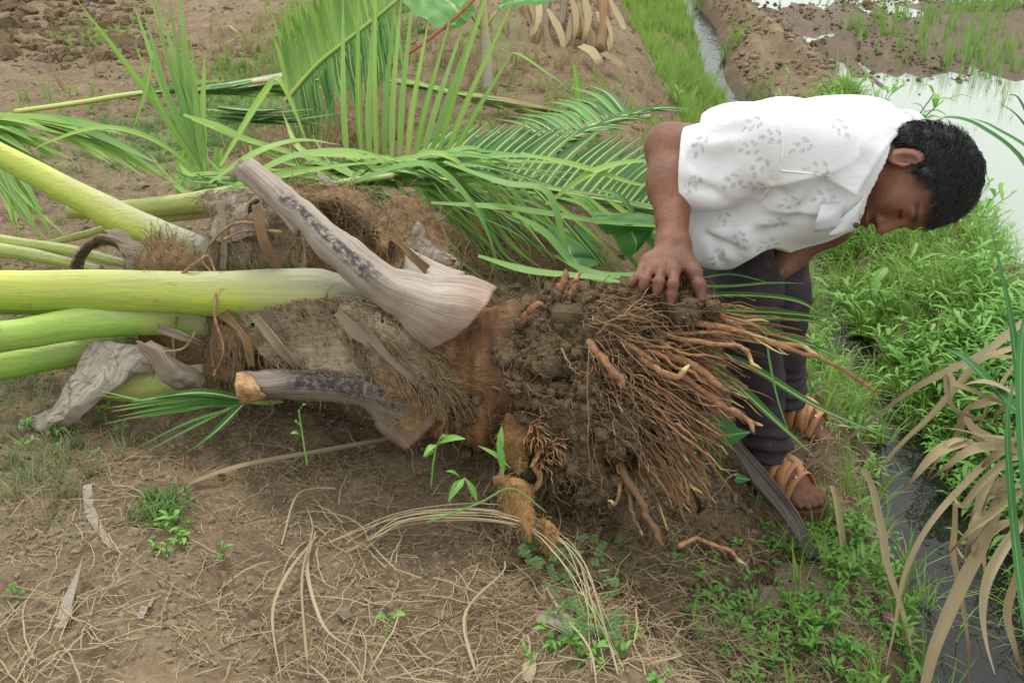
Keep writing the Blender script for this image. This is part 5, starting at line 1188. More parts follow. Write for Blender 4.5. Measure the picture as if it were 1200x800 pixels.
# --- right edge: green long-leaved clump and its dead leaves over the ditch
cl = empty('long_leaved_plant', 'tall plant at the right edge with long green blades arching in', 'plant')
M_ll = leaf_mat('long_blade', srgb(56, 118, 64), srgb(96, 156, 84), mid=srgb(150, 190, 130), midw=.05)
for c, w_ in (([(1204, 620, 1.75), (1198, 500, 1.72), (1185, 380, 1.72), (1160, 262, 1.72)], .020), ([(1225, 700, 1.7), (1202, 560, 1.66), (1196, 420, 1.68), (1210, 330, 1.7)], .026), ([(1260, 330, 1.9), (1205, 200, 1.9), (1150, 150, 1.9), (1110, 138, 1.92), (1092, 150, 1.95)], .016),
              ([(1270, 280, 1.9), (1220, 190, 1.88), (1165, 150, 1.88), (1136, 138, 1.9)], .014), ([(1230, 520, 1.75), (1180, 470, 1.8), (1130, 420, 1.85), (1095, 405, 1.9)], .024), ([(1210, 780, 1.65), (1190, 640, 1.68), (1180, 500, 1.7), (1190, 440, 1.72)], .016),
              ([(1240, 300, 1.9), (1215, 180, 1.9), (1195, 140, 1.9), (1168, 118, 1.9)], .012), ([(1250, 260, 1.9), (1200, 128, 1.9), (1180, 110, 1.9)], .010)):
    blade(cl, c, w_, M_ll, 24, .35, name='leaf', base=.9, peak=.2)
dl = empty('dead_leaf_clump', 'clump of withered buff strap leaves hanging into the dark ditch at lower right', 'dead leaves')
DL = [([(1215, 365, 1.95), (1150, 415, 2.0), (1070, 458, 2.1), (975, 530, 2.3), (940, 550, 2.35)], .040), ([(1210, 400, 1.95), (1150, 425, 1.98), (1090, 490, 2.05), (1040, 540, 2.1), (1036, 570, 2.15)], .034), ([(1215, 440, 1.85), (1160, 470, 1.88), (1135, 482, 1.9), (1120, 520, 1.95), (1108, 560, 2.0)], .034),
      ([(1215, 500, 1.8), (1160, 540, 1.82), (1100, 600, 1.85), (1060, 680, 1.9), (1040, 780, 1.92)], .034), ([(1180, 560, 1.8), (1150, 640, 1.8), (1110, 720, 1.8), (1085, 800, 1.8), (1080, 840, 1.8)], .042), ([(1120, 590, 1.9), (1118, 650, 1.86), (1130, 720, 1.84), (1135, 810, 1.84)], .036),
      ([(1012, 550, 2.25), (1030, 600, 2.2), (1040, 660, 2.15), (1062, 740, 2.1), (1072, 790, 2.1)], .034), ([(1215, 470, 1.8), (1165, 470, 1.82), (1120, 450, 1.85), (1112, 440, 1.86), (1120, 480, 1.86), (1180, 500, 1.84)], .022), ([(1210, 530, 1.75), (1170, 545, 1.78), (1130, 590, 1.8), (1118, 580, 1.84)], .032),
      ([(1210, 600, 1.75), (1170, 650, 1.76), (1150, 720, 1.76), (1165, 790, 1.76)], .030), ([(1215, 560, 1.72), (1180, 590, 1.74), (1140, 620, 1.76), (1110, 650, 1.8)], .020), ([(1200, 650, 1.7), (1180, 720, 1.72), (1200, 790, 1.72)], .026), ([(1215, 520, 1.78), (1150, 510, 1.8), (1100, 500, 1.85)], .016),
      ([(1130, 480, 1.9), (1150, 510, 1.86), (1200, 520, 1.8), (1230, 500, 1.8)], .036), ([(1140, 510, 1.88), (1180, 530, 1.82), (1230, 545, 1.78)], .028), ([(1160, 600, 1.8), (1140, 660, 1.82), (1120, 640, 1.86)], .03), ([(1216, 420, 1.9), (1170, 420, 1.92), (1120, 425, 1.95), (1090, 428, 1.98)], .016),
      ([(1210, 400, 1.9), (1180, 440, 1.9), (1160, 475, 1.9), (1120, 540, 1.95)], .02), ([(975, 570, 2.35), (984, 610, 2.3), (990, 650, 2.3), (984, 700, 2.28)], .030)]
for c, w_ in DL: blade(dl, [tuple(np.array(q_) + (ru(-2, 2), ru(-2, 2), 0)) for q_ in spline(np.array(c), 2 * len(c) - 1)], w_ * .55 * ru(.6, 1.2), random.choice([M_dry, M_straw, M_straw]), 34, ru(.2, .6), name='dead_leaf', base=.7, peak=.4, tip=.15, twist=ru(-.8, .8), seg=2)
for i in range(16):
    x0 = ru(1130, 1210); y0 = ru(440, 640); a = ru(1.4, 3.4); L = ru(40, 110)
    blade(dl, [(x0, y0, 1.82), (x0 + L * .5 * math.cos(a), y0 + L * .4 * math.sin(a) - 6, 1.8), (x0 + L * math.cos(a), y0 + L * math.sin(a) + 14, 1.83)], ru(.008, .026), random.choice([M_dry, M_straw]), 12, .3, name='dead_leaf', twist=ru(-1, 1))
# ================================================================== ground cover and litter
def scatter(name, tmpls, pos, scale, mat, parent=None, tilt=.25, smooth=True, rz=None, kindstuff=True, **kw):
    """one joined mesh of many small plants or bits; tmpls = list of (V, Q, T, st)"""
    N = len(pos); which = rng.integers(0, len(tmpls), N); mb = MB()
    for k, (V, Q, T, st) in enumerate(tmpls):
        i = np.nonzero(which == k)[0]
        if len(i) == 0: continue
        a = rng.uniform(0, 2 * np.pi, len(i)) if rz is None else rz[i]; tx, ty = rng.normal(0, tilt, (2, len(i)))
        c, s = np.cos(a), np.sin(a); s_ = scale[i]
        x = V[None, :, 0] * c[:, None] - V[None, :, 1] * s[:, None]; y = V[None, :, 0] * s[:, None] + V[None, :, 1] * c[:, None]; z = np.broadcast_to(V[None, :, 2], x.shape)
        W = np.stack([x + z * tx[:, None], y + z * ty[:, None], z - x * tx[:, None] * .3 - y * ty[:, None] * .3], -1) * s_[:, None, None] + pos[i][:, None]
        off = (np.arange(len(i)) * len(V))[:, None, None]
        S = np.broadcast_to(st[None], (len(i), len(V), 3)).copy(); S[:, :, 2] = np.clip(S[:, :, 2] * .5 + rng.random(len(i))[:, None] * .5, 0, 1)
        mb.add(W.reshape(-1, 3), (Q[None] + off).reshape(-1, 4) if len(Q) else None, (T[None] + off).reshape(-1, 3) if len(T) else None, S.reshape(-1, 3))
    if kindstuff: kw['kind'] = 'stuff'
    return mb.build(name, mat, parent, smooth, **kw)
def pack(mb): return np.vstack(mb.v), (np.vstack(mb.q) if mb.q else np.zeros((0, 4), int)), (np.vstack(mb.t) if mb.t else np.zeros((0, 3), int)), np.vstack(mb.st)
def t_weed(seed, nst=3, nl=5, L=.055, h=.12, w=.014):
    r = np.random.default_rng(seed); mb = MB()
    for s in range(nst):
        a = r.uniform(0, 6.28); lean = r.uniform(.2, .9); hh = h * r.uniform(.5, 1.1)
        st_ = np.array([[0, 0, -.02], [math.cos(a) * lean * hh * .4, math.sin(a) * lean * hh * .4, hh * .6], [math.cos(a) * lean * hh, math.sin(a) * lean * hh, hh]]); S = spline(st_, 6)
        tube(mb, S, .0014, 3, .3, cap=False)
        for k in range(nl):
            b = S[min(5, 1 + int(k * 5 / nl))]; a2 = r.uniform(0, 6.28); ln = L * r.uniform(.6, 1.3); up = r.uniform(.1, .9)
            d = np.array([math.cos(a2), math.sin(a2), up]); d /= np.linalg.norm(d)
            pts = np.stack([b, b + d * ln * .5 + [0, 0, ln * .06], b + d * ln + [0, 0, -ln * .18]]); ribbon(mb, spline(pts, 5), w * r.uniform(.7, 1.2) * np.array([.25, .85, 1, .6, .05]), .3, rnd=r.random())
    return pack(mb)
def t_grass(seed, nb=9, h=.12, w=.004, spread=.5, segs=5):
    r = np.random.default_rng(seed); mb = MB()
    for k in range(nb):
        a = r.uniform(0, 6.28); l = spread * r.uniform(.1, 1.2); hh = h * r.uniform(.45, 1.1); b = r.normal(0, .006, 3); b[2] = -.01
        pts = np.stack([b, b + [math.cos(a) * l * hh * .3, math.sin(a) * l * hh * .3, hh * .6], b + [math.cos(a) * l * hh, math.sin(a) * l * hh, hh * (1 - .3 * l)]])
        ribbon(mb, spline(pts, segs), w * np.linspace(1, .1, segs), .3, up=(math.cos(a), math.sin(a), .1), rnd=r.random())
    return pack(mb)
def t_straw(seed, L=.10, w=.0028, bend=.3):
    r = np.random.default_rng(seed); mb = MB(); n = 7; s = np.linspace(-.5, .5, n)
    pts = np.stack([s * L, bend * L * (s ** 2) * r.uniform(-1, 1) + r.normal(0, .02 * L, n), .004 + .10 * L * r.random() * (1 - 4 * s ** 2) + r.normal(0, .012 * L, n)], -1)
    ribbon(mb, pts, w, .2, rnd=r.random()); return pack(mb)
def t_clod(seed, rough=.28):
    r = np.random.default_rng(seed); ph = (1 + 5 ** .5) / 2
    v = nrm(np.array([(-1, ph, 0), (1, ph, 0), (-1, -ph, 0), (1, -ph, 0), (0, -1, ph), (0, 1, ph), (0, -1, -ph), (0, 1, -ph), (ph, 0, -1), (ph, 0, 1), (-ph, 0, -1), (-ph, 0, 1)], float))
    f = np.array([(0, 11, 5), (0, 5, 1), (0, 1, 7), (0, 7, 10), (0, 10, 11), (1, 5, 9), (5, 11, 4), (11, 10, 2), (10, 7, 6), (7, 1, 8), (3, 9, 4), (3, 4, 2), (3, 2, 6), (3, 6, 8), (3, 8, 9), (4, 9, 5), (2, 4, 11), (6, 2, 10), (8, 6, 7), (9, 8, 1)])
    v = v * (1 + r.uniform(-rough, rough, (12, 1))) * r.uniform(.6, 1.2, 3) * [1, 1, .7]
    return v, np.zeros((0, 4), int), f, np.tile([.5, .5, .5], (12, 1))
def place(n, x0, x1, y0, y1, dens, lift=0.):
    x = rng.uniform(x0, x1, n); y = rng.uniform(y0, y1, n); k = rng.random(n) < dens(x, y); x, y = x[k], y[k]
    return np.stack([x, y, H(x, y) + lift], -1)
def pnoise(x, y, s, seed): return vnoise(np.stack([x * s, y * s, x * 0], -1), seed)
def spot(px, py, r_, n): c_ = ground_at(px, py); q = c_ + rng.normal(0, r_, (n, 3)) * [1, 1.2, 0]; q[:, 2] = H(q[:, 0], q[:, 1]); return q
def on_px(n, px0, px1, py0, py1, dens=None):
    """random ground points whose picture falls in a box (for placing litter)"""
    a = ground_at(px0, py1); b = ground_at(px1, py1); c = ground_at(px0, py0); d = ground_at(px1, py0)
    u, v = rng.random((2, n)); q = (a * (1 - u)[:, None] + b * u[:, None]) * (1 - v)[:, None] + (c * (1 - u)[:, None] + d * u[:, None]) * v[:, None]
    if dens is not None: q = q[rng.random(n) < dens(q[:, 0], q[:, 1])]
    q[:, 2] = H(q[:, 0], q[:, 1]); return q
clods = [t_clod(k) for k in range(6)]
m_clod, n_, b_ = new_mat('soil_crumb'); g = G(n_); p_ = g.pos(); x_, y_, z_ = g.st()
c = g.mix(z_, srgb(106, 91, 73), srgb(154, 138, 112)); c = g.mix(g.rng(g.noise(120, 3, p_), .4, .7, 0, .5), c, srgb(126, 109, 86))
n_.links.new(c, b_.inputs['Base Color']); b_.inputs['Roughness'].default_value = .95; g.bump(g.noise(300, 3, p_), .6, .003, b_)
# crumbs over the mound, thicker near the viewer
q = place(42000, -1.3, .75, 1.12, 2.6, lambda x, y: .35 + .5 * (pnoise(x, y, 5, 200) > .0))
scatter('soil_crumbs', clods, q, np.exp(rng.normal(-5.95, .5, len(q))), m_clod, smooth=False)
q = place(9000, -2.5, 1.1, 2.4, 6.5, lambda x, y: .3 + .6 * (pnoise(x, y, 3, 201) > .1)); q = q[q[:, 2] > -.4]
scatter('soil_crumbs', clods, q, np.exp(rng.normal(-5.0, .55, len(q))), m_clod, smooth=False)
# lumps spilled under the root ball and along the bank
ctr = [ground_at(a, b) for a, b in ((740, 620), (800, 590), (830, 640), (760, 680), (700, 640), (650, 620), (860, 700))]
q = np.vstack([c_ + rng.normal(0, .07, (260, 3)) * [1.1, 1, 0] for c_ in ctr]); q[:, 2] = H(q[:, 0], q[:, 1])
scatter('soil_lumps', clods, q, np.exp(rng.normal(-4.7, .5, len(q))), mat_rootsoil(), smooth=False)
q = place(15000, 1.65, 5.5, 2.5, 9, lambda x, y: .8 * (pnoise(x, y, 1.3, 202) > -.2)); q = q[q[:, 2] > PADDY_WATER - .01]
scatter('mud_clods', clods, q, np.exp(rng.normal(-4.75, .5, len(q))), mat_rootsoil(), smooth=False, tilt=.1)
q = place(3000, 1.3, 1.9, 2.5, 9, lambda x, y: .8 + 0 * x); q = q[q[:, 2] > -.42]
scatter('mud_clods', clods, q, np.exp(rng.normal(-4.4, .4, len(q))), m_clod, smooth=False, tilt=.1)
# leafy weeds on the ditch banks
M_weed = leaf_mat('ditch_weed', srgb(96, 158, 64), srgb(160, 206, 104), mid=srgb(160, 205, 120), midw=.05, streak=12)
weeds = [t_weed(k, 3, 6, .05, .11, .007 + .0016 * k) for k in range(6)]
def dw(x, y):
    d = x - chan_x(y)
    r_ = sstep(.06, .16, d) * sstep(.72, .45, d) * (1 - .85 * sstep(3.9, 4.6, y)) * sstep(1.9, 2.2, y) * (.25 + .75 * (pnoise(x, y, 3.4, 210) > -.15))
    near = .55 * sstep(.15, .35, d) * sstep(2.4, 1.9, y)
    return np.clip(np.maximum(r_, near), 0, 1)
q = place(6200, .9, 2.1, 1.4, 5.4, dw)
q2 = place(6500, .9, 2.1, 1.4, 5.4, lambda x, y: np.clip(sstep(-.22, -.05, x - chan_x(y)) * sstep(.8, .4, x - chan_x(y)) * sstep(1.5, 1.8, y) * (pnoise(x, y, 3, 214) > -.35), 0, 1))
scatter('ditch_weeds', weeds, q, np.exp(rng.normal(-.45, .4, len(q))), M_weed)
weeds2 = [t_weed(k + 20, 2, 5, .028 + .006 * k, .04 + .012 * k, .005 + .0018 * k) for k in range(5)]
def dwl(x, y):
    d = chan_x(y) - x
    return np.clip(.75 * sstep(.0, .10, d) * sstep(.55, .30, d) * (pnoise(x, y, 5, 211) > -.15) * sstep(5, 4, y), 0, 1)
dwf = lambda x, y: dwl(x, y) * (1 - .97 * np.exp(-(((x - .70) / .2) ** 2 + ((y - 2.2) / .35) ** 2))) * (.35 + .65 * sstep(1.9, 2.6, y))
q = place(2300, .35, 1.1, 1.25, 5, dwf); scatter('bank_weeds', weeds2, q, rng.uniform(.45, 1.0, len(q)), M_weed)
# grass on the bank and beside the channel
M_grass = leaf_mat('bank_grass', srgb(112, 162, 66), srgb(178, 208, 108), tipc=srgb(170, 170, 100), tipat=.85, streak=3)
g1 = [t_grass(k, 10, .13, .0045) for k in range(6)]
scatter('ditch_grass', [t_grass(k + 90, 9, .16, .005, .9) for k in range(6)], q2, rng.uniform(.4, 1.1, len(q2)), M_grass)
def dg(x, y):
    return dg0(x, y) * (1 - .9 * np.exp(-(((x - .66) / .14) ** 2 + ((y - 2.12) / .25) ** 2)))
def dg0(x, y):
    d = chan_x(y) - x; far = sstep(3.6, 4.6, y)
    return np.clip(far * sstep(.02, .10, d) * sstep(.62, .40, d) + (1 - far) * .40 * sstep(0, .1, d) * sstep(.6, .3, d) + .5 * far * sstep(.06, .12, -d) * sstep(.30, .2, -d) * (pnoise(x, y, 2.2, 213) > 0), 0, 1) * (.6 + .4 * (pnoise(x, y, 4, 212) > -.2))
q = place(8500, .3, 1.9, 1.4, 9, dg); q = q[q[:, 2] > -.53]
scatter('bank_grass', g1, q, rng.uniform(.5, 1.25, len(q)), M_grass)
# rice seedlings in the flooded field
M_rice = leaf_mat('rice_seedling', srgb(110, 160, 70), srgb(170, 204, 110), tipc=srgb(180, 180, 120), tipat=.9, streak=3)
g2 = [t_grass(k + 40, 7, .17, .005, .3) for k in range(6)]
q = place(9000, 1.9, 7.5, 3.0, 11, lambda x, y: np.clip(.10 + .9 * (pnoise(x, y, 1.1, 220) > -.05), 0, 1) * (1 - .93 * np.exp(-(((x - 2.15) / .6) ** 2 + ((y - 4.6) / 1.0) ** 2))))
scatter('rice_seedlings', g2, q, rng.uniform(.5, 1.15, len(q)), M_rice, tilt=.12)
# low green cover on the path, grey tufts
q = np.vstack([spot(a, b, .14, 60) for a, b in ((330, 60), (300, 80), (350, 40), (280, 110), (370, 70), (400, 30), (300, 110), (380, 30), (260, 130), (420, 90), (640, 150), (740, 130), (720, 170), (560, 160), (350, 20), (120, 45), (60, 130), (640, 120))]); scatter('bank_grass', g1, q, rng.uniform(.25, .7, len(q)), M_grass)
M_low = leaf_mat('low_grass', srgb(96, 136, 72), srgb(134, 168, 96), streak=3)
g3 = [t_grass(k + 60, 9, .035, .004, .9, 4) for k in range(5)]
q3 = np.vstack([spot(190, 605, .022, 34), spot(188, 590, .015, 16)]); scatter('bank_grass', g3, q3, rng.uniform(.6, 1.5, len(q3)), M_low)
q = place(34000, -2.2, .4, 3.3, 7.5, lambda x, y: np.clip(np.exp(-(((x + .95 - .30 * (y - 4.5)) / .34) ** 2)) * sstep(3.3, 4.2, y) * (pnoise(x, y, 4, 230) > -.3), 0, 1))
scatter('path_grass', g3, q, rng.uniform(.6, 1.5, len(q)), M_low)
M_gt = leaf_mat('grey_green_grass', srgb(128, 140, 96), srgb(164, 166, 120), streak=3)
q = np.vstack([spot(130, 185, .10, 90), spot(60, 240, .12, 60), spot(185, 150, .08, 50), spot(20, 215, .12, 50), spot(10, 460, .06, 60), spot(70, 540, .07, 60), spot(20, 570, .08, 70), spot(320, 150, .1, 40), spot(270, 150, .1, 40)])
scatter('grey_grass', [t_grass(k + 70, 9, .06, .003, .9, 4) for k in range(4)], q, rng.uniform(.5, 1.2, len(q)), M_gt)
M_tan = leaf_mat('dead_grass', srgb(156, 132, 98), srgb(196, 176, 138), rough=.85, trans=.15, streak=3)
q = np.vstack([spot(300, 60, .35, 120), spot(430, 60, .3, 60), spot(375, 175, .12, 150), spot(400, 140, .12, 100), spot(440, 160, .1, 80), spot(350, 210, .08, 60), spot(660, 90, .2, 40), spot(540, 60, .2, 60), spot(600, 280, .1, 120), spot(520, 300, .08, 80), spot(690, 330, .1, 60)])
scatter('dead_grass_tufts', [t_grass(k + 80, 12, .14, .0028, .8, 5) for k in range(4)], q, rng.uniform(.5, 1.2, len(q)), M_tan)
# straw and dead stalks over the near slope
st1 = [t_straw(k, .11, .0008 + .0002 * k) for k in range(8)]; st2 = [t_straw(k + 20, .24, .0009 + .00022 * k, .5) for k in range(8)]
q = np.vstack([on_px(330, 330, 720, 560, 800), on_px(60, 0, 330, 560, 800), on_px(70, 0, 160, 690, 800), on_px(420, 760, 1010, 690, 800), on_px(260, 650, 900, 640, 760), on_px(200, 300, 600, 480, 560), on_px(220, 930, 1030, 380, 640)])
scatter('straw_litter', st1, q, rng.uniform(.3, 1.2, len(q)), M_straw, tilt=.2)
q = np.vstack([on_px(22, 340, 680, 580, 800), on_px(40, 700, 1000, 690, 800), on_px(8, 0, 200, 650, 800)])
scatter('straw_litter', st2, q, rng.uniform(.5, 1.1, len(q)), M_straw, tilt=.25)
q = np.vstack([on_px(500, 0, 240, 0, 110), on_px(240, 560, 720, 60, 140), on_px(160, 0, 600, 110, 260)])
scatter('straw_litter', st1, q, rng.uniform(.4, 1.5, len(q)), M_dry, tilt=.2)
q = np.vstack([on_px(420, 0, 180, 0, 70)]); scatter('soil_lumps', clods, q, np.exp(rng.normal(-3.9, .5, len(q))), mat_rootsoil(), smooth=False)
st3 = [t_straw(k + 40, .035, .0012, .4) for k in range(8)]
q = np.vstack([on_px(2600, 0, 720, 540, 800, lambda x, y: .25 + .75 * (pnoise(x, y, 5, 240) > 0)), on_px(1500, 700, 1020, 600, 800), on_px(500, 100, 620, 480, 560), on_px(1200, 0, 760, 60, 240)])
scatter('crushed_litter', st3, q, rng.uniform(.3, 1.3, len(q)), M_dry, tilt=.3)
q = np.vstack([on_px(700, 560, 1020, 620, 800), on_px(220, 880, 1020, 480, 660)])
scatter('straw_litter', st1 + st2[:4], q, rng.uniform(.3, 1.0, len(q)), M_tan, tilt=.5)
M_rtw = mat_root('red_twig', srgb(118, 80, 62), srgb(140, 106, 82), srgb(140, 106, 82), .95)
q = np.vstack([on_px(30, 330, 700, 560, 800), on_px(30, 700, 960, 640, 800), on_px(8, 0, 300, 560, 800)])
def t_twig(seed):
    r = np.random.default_rng(seed); mb = MB(); n = 9; s = np.linspace(-.5, .5, n); L = .2
    tube(mb, np.stack([s * L, np.cumsum(r.normal(0, .05 * L, n)), .006 + .03 * L + np.abs(np.cumsum(r.normal(0, .03 * L, n)))], -1), .0011, 4, r.random(), cap=False); return pack(mb)
scatter('fallen_twigs', [t_twig(k) for k in range(8)], q, rng.uniform(.4, 1.4, len(q)), M_rtw, tilt=.15)
# tiny green sprouts on the near slope
q = np.vstack([spot(130, 280, .03, 8), spot(60, 500, .06, 10), spot(100, 505, .06, 8), spot(20, 690, .03, 5), spot(300, 480, .02, 4), spot(215, 640, .03, 8), spot(900, 720, .05, 60), spot(960, 740, .06, 70), spot(930, 650, .05, 40), spot(850, 730, .05, 40), spot(990, 640, .05, 60), spot(880, 770, .06, 50), spot(700, 760, .06, 24), spot(1010, 700, .04, 40)])
scatter('sprouts', [t_weed(k + 50, 2, 4, .022, .03, .008) for k in range(4)], q, rng.uniform(.5, 1.2, len(q)), M_weed)

# ------------------------------------------------------------------ single things lying on the near ground
def gline(pts, lift=.004): return np.array([ground_at(x, y, l if False else lift) for x, y in [(p[0], p[1]) for p in pts] for l in (0,)])
def lying(name, label, cat, pts, w, mat, lifts=None, fold=.25, n=26, twist=0., kind='r', group=None, base=.8, tip=.3):
    G_ = gline(pts); 
    if lifts is not None: G_[:, 2] += lifts
    S = spline(G_, n); S[:, 2] = np.maximum(S[:, 2], H(S[:, 0], S[:, 1]) + .002); mb = MB()
    if kind == 'r': ribbon(mb, S, w * wprof(n, base, .4, tip), fold, rnd=random.random(), twist=twist, seg=2)
    else: tube(mb, S, np.linspace(w, w * .6, n) * .5 * (1 + .15 * np.random.default_rng(n).normal(size=n)), 7, random.random())
    o = mb.build(name, mat); tag(o, label, cat, group); return o
o = lying('dry_stalk', 'long pale curved stalk lying from the root ball to the left', 'dry stalk', [(205, 585), (230, 572), (290, 563), (400, 553), (500, 544), (600, 530)], .014, M_straw, np.array([0, .01, .03, .05, .07, .09]), base=.35, tip=.9)
lying('wood_chip', 'flat grey-white sliver of wood on the soil at left', 'wood chip', [(103, 570), (106, 600), (116, 622), (132, 645)], .018, M_grey, fold=.1)
lying('dry_leaf', 'curled grey dry leaf standing up near the lower left', 'dry leaf', [(72, 740), (82, 715), (98, 690), (112, 660)], .022, M_grey, np.array([0, .01, .03, .05]), twist=1.2)
lying('dry_leaf', 'short grey leaf scrap right of the curled leaf, lower left', 'dry leaf', [(165, 728), (172, 718), (182, 704)], .012, M_grey)
lying('twig', 'crooked thin twig bent twice below the pale stalk', 'twig', [(330, 640), (352, 596), (395, 585), (350, 575)], .004, M_straw, np.array([0, .03, .02, .01]))
for k, pts in enumerate(([(560, 800), (545, 740), (588, 690), (592, 665)], [(362, 800), (356, 700), (368, 640), (360, 600)])):
    lying('grass_stalk', ('tall thin bent straw at the bottom centre', 'looping straw at the bottom left of centre')[k], 'straw', pts, .005, M_straw, np.array([0, .03, .03, .01]), kind='t')
dgr = empty('dry_grass_tussock', 'bleached dry grass tussock bending right then down below the root ball', 'dry grass')
for i in range(9):
    y0 = 640 + ru(-6, 6); L_ = np.array([0, .05, .06, .05, .02]) + ru(0, .02)
    G_ = gline([(370 + ru(0, 60), y0 + 8), (480, y0 + ru(-4, 4)), (590, y0 + 2 + ru(-6, 6)), (660 + ru(-10, 20), 680 + ru(-14, 14)), (700 + ru(-15, 30), 780 + ru(-20, 30))]); G_[:, 2] += L_
    mb = MB(); ribbon(mb, spline(G_, 24), ru(.002, .0048) * wprof(24, .5, .3, .2), .2, rnd=ru(.4, 1)); mb.build('blade', M_straw, dgr)
dgr.location = (0, 0, 0)
dg2 = empty('dry_grass_tussock', 'pair of long bleached blades curving down to the bottom edge', 'dry grass')
for pts in ([(640, 690), (660, 740), (690, 780), (700, 815)], [(648, 688), (690, 720), (712, 770), (730, 815)], [(370, 625), (362, 680), (372, 730), (392, 765), (440, 770)], [(372, 630), (340, 690), (322, 740), (330, 800)]):
    G_ = gline(pts); G_[1:-1, 2] += .03; mb = MB(); ribbon(mb, spline(G_, 22), ru(.004, .007) * wprof(22, .5, .3, .2), .2, rnd=ru(.6, 1)); mb.build('blade', M_straw, dg2)
o = lying('dead_frond_stalk', 'blackish dead frond stalk lying from the root ball down past the front foot', 'frond stalk', [(790, 500), (830, 540), (880, 590), (920, 630), (950, 665)], .052, mat_sheath('blackened_stalk', srgb(86, 76, 70), srgb(58, 52, 50), srgb(140, 128, 120), .4), np.array([.16, .10, .07, .05, .02]), fold=.5, base=.7, tip=.6); thick(o, .006)
mb = MB()
def scrap(name, label, rows, mat, lift, th=.003, jag=.006, cat='dry leaf', seed=70):
    rr = [np.array([ground_at(x, y, l * .6) for x, y, l in r]) for r in rows]; mb = MB(); S = loft(mb, rr, 44, 26, random.random(), jag * 1.5, seed, .9); o = mb.build(name, mat); thick(o, th); tag(o, label, cat); return S, o
M_scrap = mat_sheath('blotched_scrap', srgb(134, 120, 98), srgb(104, 90, 74), srgb(150, 138, 116), .8)
scrap('fibre_cloth_scrap', 'grey-brown scrap of fibre cloth on the ground at the bottom right of centre', [[(852, 790, .01), (870, 795, .02), (884, 790, .01)], [(868, 750, .02), (886, 756, .03), (900, 752, .01)], [(878, 700, .03), (900, 712, .05), (918, 726, .01)], [(880, 694, .02), (930, 704, .04), (960, 720, .01)]], M_scrap, .02, cat='fibre cloth')
scrap('dry_leaf_scrap', 'crumpled grey-brown leaf base end beside the lower end of the black stalk', [[(905, 660, .01), (900, 690, .03), (910, 720, .01)], [(940, 668, .03), (945, 695, .05), (938, 722, .02)], [(975, 672, .02), (985, 700, .03), (965, 730, .01)], [(1000, 720, .01), (1000, 738, .02), (990, 746, .01)]], M_scrap, .02, seed=72)
scrap('dry_leaf', 'pale papery leaf scrap under the mimosa at the bottom centre', [[(625, 722, .01), (628, 732, .01)], [(650, 724, .03), (650, 742, .02)], [(680, 735, .01), (674, 752, .01)]], M_grey, .02, jag=.004, seed=73)
scrap('dry_leaf', 'small striped dry leaf tip at the bottom edge, left of the mimosa', [[(612, 800, .01), (622, 802, .01)], [(614, 784, .02), (628, 788, .02)], [(622, 770, .02), (630, 772, .02)]], M_straw, .02, jag=.002, seed=74)
for k, (a, b, lb, s_) in enumerate(((402, 733, 'largest pebble on the soil, at the bottom left', .011), (498, 536, '', 0), (195, 763, 'pale pebble near the bottom left corner', .006))):
    if not lb: continue
    a = (400, 727)[k // 2 * 0] if k == 0 else a
    V_, Q_, T_, s2 = t_clod(90 + k, .12); o = MB().add(V_ * s_ * [1.4, 1, .7] + ground_at(a if k else 201, b, .004), None, T_, s2).build('pebble', m_clod); tag(o, lb, 'pebble')
lying('white_twig', 'bleached forked twig on the green path at top left', 'twig', [(250, 62), (268, 56), (283, 48)], .010, M_straw, np.array([.01, .02, .03])); lying('white_twig', 'bleached straight twig above the forked one on the path', 'twig', [(268, 33), (274, 40), (281, 47)], .012, M_straw, np.array([.01, .02, .03]))
lying('twig', 'grey stick lying in the dark soil at the top left corner', 'twig', [(30, 38), (44, 44), (62, 50)], .014, M_straw); lying('twig', 'upper grey stick at the top left edge', 'twig', [(66, 17), (85, 18), (98, 18)], .014, M_grey)
o = lying('leaf_strip', 'narrow upright yellow-green strip standing on the bank right of the fronds', 'leaf', [(676, 124), (676, 122)], .02, M_leaf2)
gq = ground_at(678, 125); tq = gq[1] * CT + (CAMZ - gq[2]) * ST
bpy.data.objects.remove(o); o = blade(None, [(679, 126, tq), (676, 100, tq), (673, 76, tq)], .022, M_leaf2, 10, .3, name='leaf_strip', up=(0, -1, 0), tip=.7); tag(o, 'narrow upright yellow-green strip standing on the bank right of the fronds', 'leaf')

# seedlings with long lance-shaped leaves
def sprig(label, stem, leaves, group='young weeds on the near slope', lw=.018):
    e = empty('seedling', label, 'seedling', group); t0 = stem[0][2]
    mb = MB(); tube(mb, spline(PL(stem), 14), np.linspace(.002, .0012, 14), 5, .5); mb.build('stem', M_weed, e)
    for (x0, y0, x1, y1, w_) in leaves:
        t = np.interp(y0, sorted([stem[0][1], stem[-1][1]]), [stem[-1][2], stem[0][2]] if stem[0][1] > stem[-1][1] else [stem[0][2], stem[-1][2]])
        blade(e, [(x0, y0, t), ((x0 + x1) / 2, (y0 + y1) / 2 - 3, t - .015), (x1, y1, t - .02)], w_, M_weed, 9, .3, name='leaf', base=.1, peak=.4)
    return e
sprig('seedling with two broad leaves just below the trunk end', [(505, 570, 1.78), (508, 540, 1.76), (512, 520, 1.76)], [(510, 528, 498, 536, .014), (512, 520, 546, 514, .016), (512, 521, 496, 535, .012), (512, 520, 524, 510, .010)], lw=.02)
sprig('sprawling weed with narrow leaves left of the golden husk', [(500, 612, 1.70), (560, 590, 1.70), (600, 572, 1.72), (640, 600, 1.72)], [(545, 560, 525, 588, .016), (560, 590, 545, 560, .012), (590, 560, 583, 508, .012), (598, 548, 560, 522, .010), (585, 540, 588, 498, .012), (540, 560, 522, 552, .008)])
